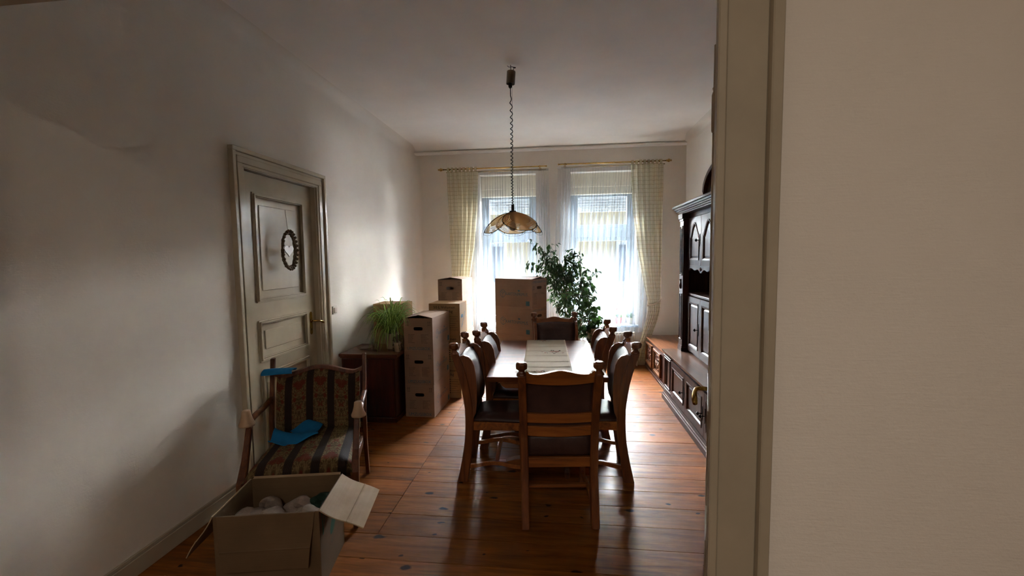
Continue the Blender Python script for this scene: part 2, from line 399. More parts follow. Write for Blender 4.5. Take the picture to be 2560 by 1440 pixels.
def brocade():
    """striped damask: wide floral bands between narrow dark ribbed bands, laid by UV"""
    m = NT('striped_brocade'); tc = m.N('ShaderNodeTexCoord'); mp = m.N('ShaderNodeMapping'); mp.inputs['Scale'].default_value = (4.0, 1, 1)
    mp.inputs['Location'].default_value = (0.18, 0, 0)
    m.L(tc.outputs['UV'], mp.inputs[0]); sp = m.N('ShaderNodeSeparateXYZ'); m.L(mp.outputs[0], sp.inputs[0])
    fr = m.N('ShaderNodeMath', operation='FRACT'); m.L(sp.outputs[0], fr.inputs[0])
    band = m.ramp(fr.outputs[0], [(0.0, (0, 0, 0, 1)), (0.64, (0, 0, 0, 1)), (0.66, (1, 1, 1, 1)), (0.97, (1, 1, 1, 1)), (1.0, (0, 0, 0, 1))])
    # mirrored floral figures inside the wide band
    ab = m.N('ShaderNodeMath', operation='SUBTRACT'); ab.inputs[1].default_value = 0.32; m.L(fr.outputs[0], ab.inputs[0])
    ab2 = m.N('ShaderNodeMath', operation='ABSOLUTE'); m.L(ab.outputs[0], ab2.inputs[0])
    cx = m.N('ShaderNodeCombineXYZ'); m.L(ab2.outputs[0], cx.inputs[0])
    ym = m.N('ShaderNodeMath', operation='MULTIPLY'); ym.inputs[1].default_value = 3.0; m.L(sp.outputs[1], ym.inputs[0]); m.L(ym.outputs[0], cx.inputs[1])
    n1 = m.noise(cx.outputs[0], 5.0, 3, 0.6, 1.2); n2 = m.noise(cx.outputs[0], 3.2, 2, 0.5, 0.8)
    c = m.ramp(n1, [(0.42, srgb(76, 58, 34)), (0.46, srgb(104, 84, 54)), (0.53, srgb(112, 92, 60)), (0.58, srgb(74, 56, 32))])
    red = m.ramp(n2, [(0.54, (0, 0, 0, 1)), (0.60, (0.9, 0.9, 0.9, 1))]); c = m.mix(red, c, srgb(92, 34, 18))
    wv = m.N('ShaderNodeTexWave'); wv.inputs['Scale'].default_value = 9.0; m.L(mp.outputs[0], wv.inputs['Vector'])
    dk = m.ramp(wv.outputs[1], [(0.2, srgb(26, 16, 14)), (0.8, srgb(48, 34, 26))])
    c = m.mix(band, c, dk); m.base(c, 0.85, spec=0.2); m.bump(n1, 0.3, 0.004); return m.m
M['brocade'] = brocade()
M['facade'] = plain('yellow_render', srgb(140, 132, 104), 0.9, nscale=2, namt=0.05)
M['street'] = plain('pale_asphalt', srgb(30, 34, 40), 0.9, nscale=3, namt=0.06)
M['carpaint'] = plain('pale_blue_car_paint', srgb(130, 150, 170), 0.25, 0.2, nscale=2, namt=0.03, coat=0.6)
M['darkglass'] = plain('dark_glazing', srgb(70, 80, 92), 0.1, nscale=2, namt=0.05)
M['tyre'] = plain('tyre', srgb(26, 26, 28), 0.9, nscale=20)
M['redflower'] = plain('red_petals', srgb(200, 60, 50), 0.6, nscale=20)

# ---------------------------------------------------------------- text meshes
_txt = {}
def text_mb(body, size):
    cu = bpy.data.curves.new('t', 'FONT'); cu.body = body; cu.size = size; cu.align_x = 'CENTER'; cu.align_y = 'CENTER'; cu.resolution_u = 2; cu.offset = 0.0
    o = bpy.data.objects.new('t', cu); col.objects.link(o)
    dg = bpy.context.evaluated_depsgraph_get(); me = bpy.data.meshes.new_from_object(o.evaluated_get(dg))
    vs = [tuple(v.co) for v in me.vertices]; fs = [tuple(p.vertices) for p in me.polygons]
    bpy.data.objects.remove(o); bpy.data.curves.remove(cu); bpy.data.meshes.remove(me)
    return vs, fs
def add_text(mb, body, size, cx, cy, sx_=1.0):
    k = (body, size)
    if k not in _txt: _txt[k] = text_mb(body, size)
    vs, fs = _txt[k]; mb.add([(v[0]*sx_+cx, v[1]+cy, 0) for v in vs], fs)
def rect2(mb, x0, x1, y0, y1): mb.add([(x0, y0, 0), (x1, y0, 0), (x1, y1, 0), (x0, y1, 0)], [(0, 1, 2, 3)])
def seg2(mb, a, b, wd):
    a = Vector(a); b = Vector(b); d = (b-a).normalized(); n = Vector((-d.y, d.x))*wd/2
    mb.add([(*(a-n), 0), (*(b-n), 0), (*(b+n), 0), (*(a+n), 0)], [(0, 1, 2, 3)])

# ================================================================ SETTING
XL, XR, YB, YF, ZC = -2.24, 1.82, 6.6, 1.2, 3.31
HF = -2.6      # hall back
# floor: dark subfloor with single boards
fl = MB(); fl.bx(XL-0.1, 3.2, HF, YB+0.1, -0.10, -0.028); FLOOR = tag(fl.build('floor', M['subfloor']), kind='structure')
_pl = {}
def plank(L, W):
    k = (round(L, 2), round(W, 3))
    if k not in _pl:
        b = MB(); b.box((0, 0, -0.014), (L-0.004, W-0.005, 0.028)); _pl[k] = b.mesh('floorboard', M['floorboard'])
    return _pl[k]
ys = [1.95, 2.233, 2.36, 2.56, 2.79, 3.01, 3.155, 3.373, 3.591, 3.817, 4.039, 4.274, 4.46, 4.725]
ys = [1.95, 2.17, 2.38, 2.59, 2.80, 3.0, 3.19, 3.40, 3.61, 3.83, 4.05, 4.28, 4.49, 4.72]
while ys[0] > HF: ys.insert(0, ys[0]-0.21)
while ys[-1] < YB: ys.append(ys[-1]+0.215)
JX = -1.10
for i in range(len(ys)-1):
    y0, y1 = ys[i], ys[i+1]; W = y1-y0; yc = (y0+y1)/2
    if y1 > YB+0.12: continue
    rz = random.uniform(-0.0015, 0.0015)
    xr = XR if y0 > YF-0.1 else 3.1
    if y0 > 2.35:
        segs = [(XL, JX), (JX, xr)]
    else:
        j = random.choice([-0.4, 0.5, 1.1]) if i % 3 == 0 else None
        segs = [(XL, j), (j, xr)] if j else [(XL, xr)]
    for a, b in segs:
        inst('floorboard', plank(b-a, W), FLOOR, ((a+b)/2, yc, random.uniform(-0.0012, 0.0006)), (0, 0, rz))

def wall_mesh(name, boxes, mat=None):
    b = MB()
    for q in boxes: b.bx(*q)
    return tag(b.build(name, mat or M['wall']), kind='structure')
DL0, DL1, DLT = 2.88, 3.80, 2.31
wall_mesh('wall_left', [(XL-0.25, XL, HF, DL0, 0, ZC+0.3), (XL-0.25, XL, DL1, YB+0.4, 0, ZC+0.3), (XL-0.25, XL, DL0, DL1, DLT, ZC+0.3)])
wall_mesh('wall_right', [(XR, XR+0.25, YF, YB+0.4, 0, ZC+0.3)])
W1 = (-1.22, -0.36); W2 = (0.16, 1.13); WZ0, WZ1 = 0.60, 2.90
wall_mesh('wall_back', [(XL, W1[0], YB, YB+0.4, 0, ZC+0.3), (W1[1], W2[0], YB, YB+0.4, 0, ZC+0.3), (W2[1], XR, YB, YB+0.4, 0, ZC+0.3),
    (W1[0], W1[1], YB, YB+0.4, 0, WZ0), (W2[0], W2[1], YB, YB+0.4, 0, WZ0), (W1[0], W1[1], YB, YB+0.4, WZ1, ZC+0.3), (W2[0], W2[1], YB, YB+0.4, WZ1, ZC+0.3)])
wall_mesh('wall_front', [(XL, -2.10, 1.06, YF, 0, ZC+0.3), (0.47, 3.2, 1.06, YF, 0, ZC+0.3), (-2.10, 0.47, 1.06, YF, 2.46, ZC+0.3)])
wall_mesh('wall_hall', [(XL, 3.2, HF-0.2, HF, 0, ZC+0.3), (3.1, 3.3, HF, YF, 0, ZC+0.3)])
cb = MB(); cb.bx(XL-0.2, 3.3, HF-0.2, YB+0.4, ZC, ZC+0.2); CEIL = tag(cb.build('ceiling', M['ceiling']), kind='structure')
# coves between wall and ceiling
def cove(name, p0, p1, n, dx, dz, mat=None):
    """n = horizontal direction pointing into the room; profile from (0,-dz) on the wall to (dx,0) on the ceiling"""
    p0 = Vector(p0); p1 = Vector(p1); n = Vector(n); K = 10; vs = []
    for p in (p0, p1):
        for k in range(K+1):
            a = pi/2*k/K
            vs.append(p+n*(dx*(1-cos(a)))+Vector((0, 0, -dz*(1-sin(a)))))
        vs.append(p+Vector((0, 0, 0.02))-n*0.01)
    m = K+2; fs = [(k, k+1, m+k+1, m+k) for k in range(K)]+[(K, m-1, 2*m-1, m+K), (m-1, 0, m, 2*m-1)]+[tuple(range(m)), tuple(range(2*m-1, m-1, -1))]
    b = MB(); b.add(vs, fs); o = b.build(name, mat or M['ceiling'], smooth=True); autosmooth(o, 30); return tag(o, kind='structure')
cove('trim_1', (XL, YB, ZC), (XR, YB, ZC), (0, -1, 0), 0.34, 0.05)
b = MB(); b.prism([(YB-0.0, ZC-0.05), (YB-0.0, ZC-0.085), (YB-0.02, ZC-0.085), (YB-0.045, ZC-0.06), (YB-0.045, ZC-0.04), (YB-0.0, ZC-0.03)], 'yz', XL, XR)
tag(b.build('trim_2', M['ceiling'], bevel=0.004), kind='structure')
cove('trim_3', (XL, YF, ZC), (XL, YB, ZC), (1, 0, 0), 0.10, 0.10, M['wall'])
cove('trim_4', (XR, YB, ZC), (XR, YF, ZC), (-1, 0, 0), 0.10, 0.10, M['wall'])
# softly rounded corner at the left of the back wall
vs = []; K = 8; R0 = 0.10
b = MB(); pr = [(XL+R0*(1-cos(pi/2*k/K)), YB-R0*(1-sin(pi/2*k/K))) for k in range(K+1)]+[(XL-0.02, YB+0.02)]
b.prism(pr, 'xy', 0.0, ZC); tag(b.build('trim_5', M['wall'], smooth=False), kind='structure')
# baseboards
def baseboard(name, x0, x1, y0, y1):
    b = MB(); b.bx(x0, x1, y0, y1, 0, 0.095)
    if x1-x0 > y1-y0: b.bx(x0, x1, y0+0.006, y1, 0.095, 0.115)
    else: b.bx(x0, x1-0.006 if x0 < 0 else x1, y0, y1, 0.095, 0.115)
    return tag(b.build(name, M['paint2'], bevel=0.003), kind='structure')
baseboard('baseboard_back', XL, XR, YB-0.022, YB)
baseboard('baseboard_left', XL, XL+0.02, DL1+0.13, YB)
baseboard('baseboard_left', XL, XL+0.02, YF, DL0-0.13)
baseboard('baseboard_right', XR-0.02, XR, YF, YB)
tag(bpy.data.objects['baseboard_left.001'], kind='structure')

# panel mouldings used by doors and cabinets: concentric frame strips, front towards -Y (local)
def frame_ring(mb, x0, x1, z0, z1, wd, y0, y1):
    """four mitred boards, y0 = front face, y1 = back"""
    for (a, b2) in (((x0, z0), (x1, z0)), ((x1, z0), (x1, z1)), ((x1, z1), (x0, z1)), ((x0, z1), (x0, z0))):
        pass
    O = [(x0, z0), (x1, z0), (x1, z1), (x0, z1)]; I = [(x0+wd, z0+wd), (x1-wd, z0+wd), (x1-wd, z1-wd), (x0+wd, z1-wd)]
    vs = [(p[0], y0, p[1]) for p in O]+[(p[0], y0, p[1]) for p in I]+[(p[0], y1, p[1]) for p in O]+[(p[0], y1, p[1]) for p in I]
    fs = []
    for i in range(4):
        j = (i+1) % 4
        fs += [(i, j, 4+j, 4+i), (8+i, 12+i, 12+j, 8+j), (i, 8+i, 8+j, j), (4+i, 4+j, 12+j, 12+i)]
    mb.add(vs, fs)
def moulding(mb, x0, x1, z0, z1, y):
    """stepped moulding standing proud of y towards -Y"""
    frame_ring(mb, x0, x1, z0, z1, 0.012, y-0.010, y+0.002)
    frame_ring(mb, x0+0.012, x1-0.012, z0+0.012, z1-0.012, 0.014, y-0.020, y+0.002)
    frame_ring(mb, x0+0.026, x1-0.026, z0+0.026, z1-0.026, 0.010, y-0.008, y+0.002)

def lever_handle(parent, x, z, y, side=-1, mat=None, plate_h=0.21, name='door_handle'):
    """plate on the face at local y, lever sticking out towards -Y and turning along x"""
    mat = mat or M['brass']
    p = MB(); pts = []
    for k in range(24):
        a = 2*pi*k/24; pts.append((x+0.019*cos(a), z+(plate_h/2-0.02)*(1 if sin(a) > 0 else -1)+0.02*sin(a)))
    p.prism(pts, 'xz', y-0.006, y); pl = p.build(name, mat, parent, bevel=0.0015)
    h = MB(); h.lathe([(0.014, y-0.006), (0.014, y-0.012), (0.008, y-0.014)], 16, (x, 0, z+0.02), 'y')
    h.tube([(x, y-0.006, z+0.02), (x, y-0.03, z+0.021), (x+side*0.006, y-0.052, z+0.021), (x+side*0.022, y-0.064, z+0.02), (x+side*0.05, y-0.067, z+0.013), (x+side*0.085, y-0.066, z+0.0), (x+side*0.108, y-0.063, z-0.012)],
           [0.008, 0.0085, 0.009, 0.009, 0.0095, 0.011, 0.009], 12)
    ho = h.build('lever', mat, pl, smooth=True)
    k = MB(); k.tube([(x, y-0.0075, z-0.055), (x, y-0.006, z-0.055)], 0.005, 10); k.bx(x-0.002, x+0.002, y-0.0075, y-0.006, z-0.07, z-0.055)
    k.build('keyhole', M['iron'], pl)
    return pl

def panel_door(name, W, H, panels, mat, T=0.04, mats_parts=None):
    """leaf in local coords: x 0..W, y 0 (front) .. T, z 0..H; stiles and rails plus recessed panels"""
    root = MB()
    # build the frame as boxes around the panel openings (panels all share the same x range)
    xs0, xs1 = panels[0][0], panels[0][1]
    root.bx(0, xs0, 0, T, 0, H); root.bx(xs1, W, 0, T, 0, H)
    zz = 0
    for (a, b_, z0, z1) in panels:
        root.bx(xs0, xs1, 0, T, zz, z0); zz = z1
    root.bx(xs0, xs1, 0, T, zz, H)
    leaf = root.build(name, mat)
    for (a, b_, z0, z1) in panels:
        m = MB(); m.bx(a, b_, 0.014, T-0.014, z0, z1)
        m.build('door_panel', mat, leaf)
        m = MB(); moulding(m, a-0.012, b_+0.012, z0-0.012, z1+0.012, 0.0)
        m.build('panel_moulding', mat, leaf, bevel=0.002)
        m = MB(); m.bx(a+0.075, b_-0.075, 0.007, 0.014, z0+0.075, z1-0.075); m.build('raised_field', mat, leaf, bevel=0.004)
    return leaf
# left door in the left wall (front faces +X): local -Y -> world +X, local x -> world +Y  => rotate +90 deg
d1 = panel_door('door_1', 0.915, 2.295, [(0.15, 0.765, 0.14, 0.76), (0.15, 0.765, 0.87, 1.17), (0.15, 0.765, 1.33, 2.14)], M['paint'])
d1.location = (XL-0.045, DL0+0.002, 0.008); d1.rotation_euler = (0, 0, radians(90)); tag(d1, kind='structure')
lever_handle(d1, 0.835, 1.06, 0.0, side=1)
# casing
def casing(name, parts, rot, loc, mat):
    b = MB()
    for q in parts: b.bx(*q)
    o = b.build(name, mat, bevel=0.003); o.rotation_euler = rot; o.location = loc; return tag(o, kind='structure')
def casing_parts(W, H, wd=0.125):
    P = []
    for (o0, o1, d) in ((0.0, 0.022, 0.022), (0.022, 0.07, 0.030), (0.07, 0.095, 0.022), (0.095, wd, 0.042)):
        P += [(-o1, -o0, -d, 0, 0, H+o0), (W+o0, W+o1, -d, 0, 0, H+o0), (-o1, W+o1, -d, 0, H+o0, H+o1)]
    return P
casing('trim_6', casing_parts(DL1-DL0, DLT), (0, 0, radians(90)), (XL, DL0, 0), M['paint'])
b = MB(); b.bx(XL-0.25, XL-0.002, DL0-0.001, DL0+0.002, 0, DLT); b.bx(XL-0.25, XL-0.002, DL1-0.002, DL1+0.001, 0, DLT); b.bx(XL-0.25, XL-0.002, DL0, DL1, DLT-0.002, DLT+0.001); b.bx(XL-0.25, XL-0.2, DL0, DL1, 0, DLT)
tag(b.build('trim_7', M['paint']), kind='structure')

# right-hand door leaf, opened into the room, seen edge-on behind the doorway casing
A0 = Vector((0.425, 1.225)); A1 = Vector((0.636, 1.87)); dv = (A1-A0)
lw = dv.length
d2 = panel_door('door_2', lw, 2.385, [(0.11, lw-0.11, 0.14, 0.76), (0.11, lw-0.11, 0.87, 1.17), (0.11, lw-0.11, 1.33, 2.24)], M['paint2'])
d2.location = (A1.x, A1.y, 0.008); d2.rotation_euler = (0, 0, atan2(-dv.y, -dv.x)); tag(d2, kind='structure')
# local x runs from free edge to hinge; local -Y must face -X (into the room's left): check orientation
_l = d2.rotation_euler.to_matrix() @ Vector((0, -1, 0))
if _l.x > 0:
    d2.location = (A0.x, A0.y, 0.008); d2.rotation_euler = (0, 0, atan2(dv.y, dv.x)); HX = lw-0.06
else: HX = 0.06
HD = HX
s_ = -1 if HX > lw/2 else 1
hp = lever_handle(d2, HX, 1.07, 0.0, side=s_, plate_h=0.24)
b = MB(); ex = lw if HX > lw/2 else 0
b.bx(ex-0.012, ex+0.012, -0.012, 0.01, 0.02, 2.37); b.bx(ex-0.02, ex+0.004, -0.018, 0.0, 0.02, 2.37); b.build('edge_moulding', M['paint'], d2, bevel=0.003)
# casing round the doorway on the hall side and lining of the opening
CX = 0.352
b = MB()
for (x0, x1, d) in ((0.0, 0.020, 0.020), (0.020, 0.11, 0.012), (0.11, 0.135, 0.03)):
    b.bx(CX+x0, CX+x1, 1.06-d, 1.06, 0, 2.47+x0); b.bx(-2.0-x1, -2.0-x0, 1.06-d, 1.06, 0, 2.47+x0); b.bx(-2.0-x1, CX+x1, 1.06-d, 1.06, 2.45+x0, 2.45+x1)
tag(b.build('trim_8', M['paint2'], bevel=0.003), kind='structure')
b = MB(); b.bx(0.432, 0.475, 1.06, YF, 0, 2.455); b.bx(-2.105, -2.01, 1.06, YF, 0, 2.455); b.bx(-2.01, CX+0.012, 1.06, YF, 2.435, 2.465)
tag(b.build('trim_9', M['paint2'], bevel=0.002), kind='structure')
b = MB()
for z in (0.35, 2.02): b.lathe([(0.008, z-0.05), (0.0095, z-0.045), (0.0095, z+0.045), (0.006, z+0.055), (0.008, z+0.062), (0.003, z+0.07)], 12, (0.405, 1.212, 0))
b.build('hinge', M['paint2'], d2).matrix_parent_inverse = (Matrix.Translation(d2.location) @ d2.rotation_euler.to_matrix().to_4x4()).inverted()

# windows
def window(name, x0, x1):
    yf = YB+0.22; W = x1-x0
    fr = MB(); yb = yf+0.07
    fr.bx(x0, x0+0.065, yf, yb, WZ0, WZ1); fr.bx(x1-0.065, x1, yf, yb, WZ0, WZ1)
    fr.bx(x0+0.065, x1-0.065, yf, yb, WZ0, WZ0+0.07); fr.bx(x0+0.065, x1-0.065, yf, yb, WZ1-0.30, WZ1)
    fr.bx(x0+0.065, x1-0.065, yf-0.01, yb+0.01, 1.93, 2.08)
    root = tag(fr.build(name, M['whiteframe'], bevel=0.004), kind='structure')
    for (z0, z1) in ((WZ0+0.07, 1.93), (2.08, WZ1-0.30)):
        s = MB(); a, c = x0+0.066, x1-0.066; d = 0.05
        s.bx(a, a+d, yf-0.012, yf+0.05, z0, z1); s.bx(c-d, c, yf-0.012, yf+0.05, z0, z1); s.bx(a+d, c-d, yf-0.012, yf+0.05, z0, z0+d); s.bx(a+d, c-d, yf-0.012, yf+0.05, z1-d, z1)
        so = s.build('window_sash', M['whiteframe'], root, bevel=0.004)
        g = MB(); g.bx(a+d-0.005, c-d+0.005, yf+0.018, yf+0.024, z0+d-0.005, z1-d+0.005); g.build('window_pane', M['glass'], so)
    h = MB(); h.bx(x0+0.075, x0+0.105, yf-0.022, yf-0.012, 1.15, 1.28); h.bx(x0+0.083, x0+0.097, yf-0.05, yf-0.022, 1.235, 1.255); h.bx(x0+0.083, x0+0.097, yf-0.055, yf-0.04, 1.12, 1.255)
    h.build('window_handle', M['whiteframe'], root, bevel=0.003)
    sl = MB(); sl.bx(0, W-0.09, 0, 0.012, 0.003, 0.036); sl.bx(0, W-0.09, 0.004, 0.008, 0, 0.005); slm = sl.mesh('shutter_slat', M['shutter'], bevel=0.003)
    z = 2.62
    while z > 2.30: inst('shutter_slat', slm, root, (x0+0.045, yb+0.03, z)); z -= 0.041
    hs = MB(); hs.bx(x0+0.03, x1-0.03, yb+0.02, yb+0.1, 2.62, 2.9); hs.build('shutter_box', M['shutter'], root, bevel=0.003)
    bb = MB(); bb.bx(x0+0.002, x1-0.002, yf-0.09, yf-0.002, 2.70, WZ1-0.002); bb.bx(x0+0.002, x1-0.002, yf-0.075, yf-0.002, 2.585, 2.70); bb.build('blind_box', M['plasticw2'], root, bevel=0.004)
    si = MB(); si.bx(x0-0.03, x1+0.03, YB-0.05, yf+0.001, WZ0-0.02, WZ0+0.012); si.build('window_sill', M['whiteframe'], root, bevel=0.004)
    so2 = MB(); so2.bx(x0-0.03, x1+0.03, yb, yb+0.22, WZ0-0.03, WZ0-0.005); so2.build('outer_sill', M['shutter'], root, bevel=0.003)
    return root
window('window_1', *W1); window('window_2', *W2)

# radiators under the windows
def radiator(x0, x1, label):
    t = thing('radiator', label, 'radiator', ((x0+x1)/2, YB-0.085, 0.0), 0, 'radiators under the windows')
    W = x1-x0; sec = MB(); sec.tube([(0, -0.035, 0.12), (0, -0.045, 0.16), (0, -0.045, 0.46), (0, -0.035, 0.5)], 0.0135, 8); sec.tube([(0, 0.02, 0.12), (0, 0.02, 0.5)], 0.011, 6); sec.bx(-0.012, 0.012, -0.045, 0.03, 0.10, 0.13); sec.bx(-0.012, 0.012, -0.045, 0.03, 0.49, 0.515)
    sm = sec.mesh('radiator_fin', M['radiator'], True); n = int(W/0.045)
    for i in range(n): inst('radiator_fin', sm, t, (-W/2+0.025+i*W/n, 0, 0))
    p = MB(); p.tube([(-W/2, 0, 0.115), (W/2, 0, 0.115)], 0.014, 10); p.tube([(-W/2, 0, 0.50), (W/2, 0, 0.50)], 0.014, 10); p.tube([(W/2-0.01, 0, 0.115), (W/2+0.03, 0, 0.11), (W/2+0.03, 0, 0.0)], 0.010, 10)
    p.tube([(-W/2+0.05, 0.02, 0.3), (-W/2+0.05, 0.086, 0.3)], 0.008, 6); p.tube([(W/2-0.05, 0.02, 0.3), (W/2-0.05, 0.086, 0.3)], 0.008, 6)
    p.build('radiator_pipe', M['radiator'], t, smooth=True)
radiator(-1.18, -0.40, 'cream ribbed radiator under the left window behind the boxes')
radiator(0.20, 1.10, 'cream ribbed radiator under the right window')

# light switch
t = thing('light_switch', 'small cream light switch on the wall beside the panelled door', 'light switch', (XL, 4.055, 1.146), radians(90))
b = MB(); b.bx(-0.04, 0.04, -0.011, 0, -0.04, 0.04); b.build('switch_plate', M['plasticw'], t, bevel=0.004, segs=2)
b = MB(); b.bx(-0.026, 0.026, -0.019, -0.010, -0.026, 0.026); b.build('rocker', M['plasticw'], t, bevel=0.003, rot=(radians(3), 0, 0))
#@@PART2
# ================================================================ DINING TABLE
TT = (-0.135, 3.85)
table = thing('dining_table', 'rectangular oak dining table with a polished top in the middle of the room', 'table', (TT[0], TT[1], 0), radians(2.9))
b = MB(); b.bx(-0.452, 0.452, -0.705, 0.705, 0.722, 0.760); b.build('table_top', M['tablewood'], table, bevel=0.006, segs=2)
b = MB()
for y in (-0.60, 0.60):
    P = [(-0.36, 0.722), (0.36, 0.722), (0.36, 0.69), (0.345, 0.665), (0.315, 0.65), (-0.315, 0.65), (-0.345, 0.665), (-0.36, 0.69)]
    b.prism(P, 'xz', y-0.022, y+0.022)
b.bx(-0.34, -0.315, -0.58, 0.58, 0.665, 0.722); b.bx(0.315, 0.34, -0.58, 0.58, 0.665, 0.722)
b.build('apron', M['chairwood_x'], table, bevel=0.004)
for y in (-0.52, 0.26):
    b = MB(); b.lathe([(0.05, 0.075), (0.052, 0.11), (0.036, 0.14), (0.034, 0.2), (0.05, 0.3), (0.053, 0.36), (0.04, 0.46), (0.032, 0.52), (0.045, 0.56), (0.05, 0.65)], 12, (0, y, 0), 'z', pi/8)
    b.build('column', M['chairwood_z'], table, smooth=True)
    b = MB(); P = [(-0.33, 0), (-0.25, 0), (-0.2, 0.02), (0.2, 0.02), (0.25, 0), (0.33, 0), (0.33, 0.035), (0.26, 0.055), (0.1, 0.08), (-0.1, 0.08), (-0.26, 0.055), (-0.33, 0.035)]
    b.prism(P, 'xz', y-0.036, y+0.036); b.build('foot', M['chairwood_x'], table, bevel=0.005)
b = MB(); b.bx(-0.022, 0.022, -0.48, 0.22, 0.235, 0.295); b.build('stretcher', M['chairwood_x'], table, bevel=0.004)

# table runner with embroidered flowers
run = thing('table_runner', 'creased cream linen runner with embroidered flowers lying along the dining table', 'table runner', (TT[0], TT[1], 0.7605), radians(2.9))
creases = [-0.58, -0.42, -0.235, -0.02, 0.17, 0.36, 0.52]
def rz_(x, y):
    h = 0.0022+0.0012*sin(7*y+3*x)+0.0009*sin(19*y+11*x*sin(3*y))
    for c in creases: h += 0.0060*math.exp(-((y-c-0.015*x)/0.005)**2)-0.0012*math.exp(-((y-c-0.015*x-0.011)/0.005)**2)
    return h
def rfn(u, v):
    y = -0.70+1.415*v; xl = -0.195+0.012*sin(2.2*v)*(1); xr = 0.195+0.022*v
    x = xl+(xr-xl)*u
    return (x, y, rz_(x, y))
g = MB(); g.grid(rfn, 22, 220); ro = g.build('runner_cloth', M['linen'], run, smooth=True)
md = ro.modifiers.new('thick', 'SOLIDIFY'); md.thickness = 0.0012; md.offset = 1
cols = {'stem': srgb(78, 50, 40), 'pink': srgb(176, 108, 88), 'plum': srgb(62, 30, 32), 'green': srgb(92, 92, 64)}
for k, c in cols.items(): M['emb_'+k] = plain('embroidery_'+k, c, 0.8, nscale=60, namt=0.15)
rr = random.Random(5)
groups = {k: MB() for k in cols}
def blob(mb, x, y, a, l, wd):
    pts = []
    for k in range(10):
        t = 2*pi*k/10; px_, py_ = l*cos(t), wd*sin(t)*(1-0.3*cos(t))
        X, Y = x+px_*cos(a)-py_*sin(a), y+px_*sin(a)+py_*cos(a); pts.append((X, Y, rz_(X, Y)+0.0022))
    mb.add(pts, [tuple(range(10))])
def stemline(x0, y0, x1, y1, bend):
    last = None
    for k in range(13):
        t = k/12; x = x0+(x1-x0)*t; y = y0+(y1-y0)*t+bend*sin(pi*t)
        if last: 
            dx, dy = x-last[0], y-last[1]; L = sqrt(dx*dx+dy*dy)+1e-9; nx, ny = -dy/L*0.0014, dx/L*0.0014
            q = [(last[0]-nx, last[1]-ny), (x-nx, y-ny), (x+nx, y+ny), (last[0]+nx, last[1]+ny)]
            groups['stem'].add([(a_, b_, rz_(a_, b_)+0.0022) for a_, b_ in q], [(0, 1, 2, 3)])
        last = (x, y)
for (cx, cy, s, n) in ((0.075, 0.12, 1.25, 36), (-0.09, -0.585, 1.3, 36), (-0.02, 0.675, 0.9, 18)):
    stemline(cx-0.14*s, cy-0.015, cx+0.12*s, cy+0.02*s, 0.02*s); stemline(cx-0.05*s, cy, cx+0.06*s, cy+0.05*s, -0.015); stemline(cx-0.02, cy, cx+0.07*s, cy-0.045*s, 0.015)
    for i in range(n):
        a = rr.uniform(0, 2*pi); r_ = rr.uniform(0.01, 0.1)*s
        x, y = cx+r_*cos(a)*1.15, cy+r_*sin(a)*0.45
        y = min(y, 0.705)
        k = rr.choice(['pink', 'plum', 'green', 'stem', 'pink'])
        blob(groups[k], x, y, rr.uniform(0, pi), rr.uniform(0.005, 0.012), rr.uniform(0.003, 0.005))
    for i in range(3): blob(groups['pink'], cx-0.01+0.02*i*s, cy+0.015, 0.4*i, 0.018*s, 0.009*s)
    blob(groups['plum'], cx+0.045*s, cy+0.03*s, 0.3, 0.016*s, 0.006*s); blob(groups['plum'], cx+0.005, cy-0.05*s, 0.2, 0.010*s, 0.008*s)
for k in cols: tag(groups[k].build('embroidery', M['emb_'+k], run), kind='stuff')

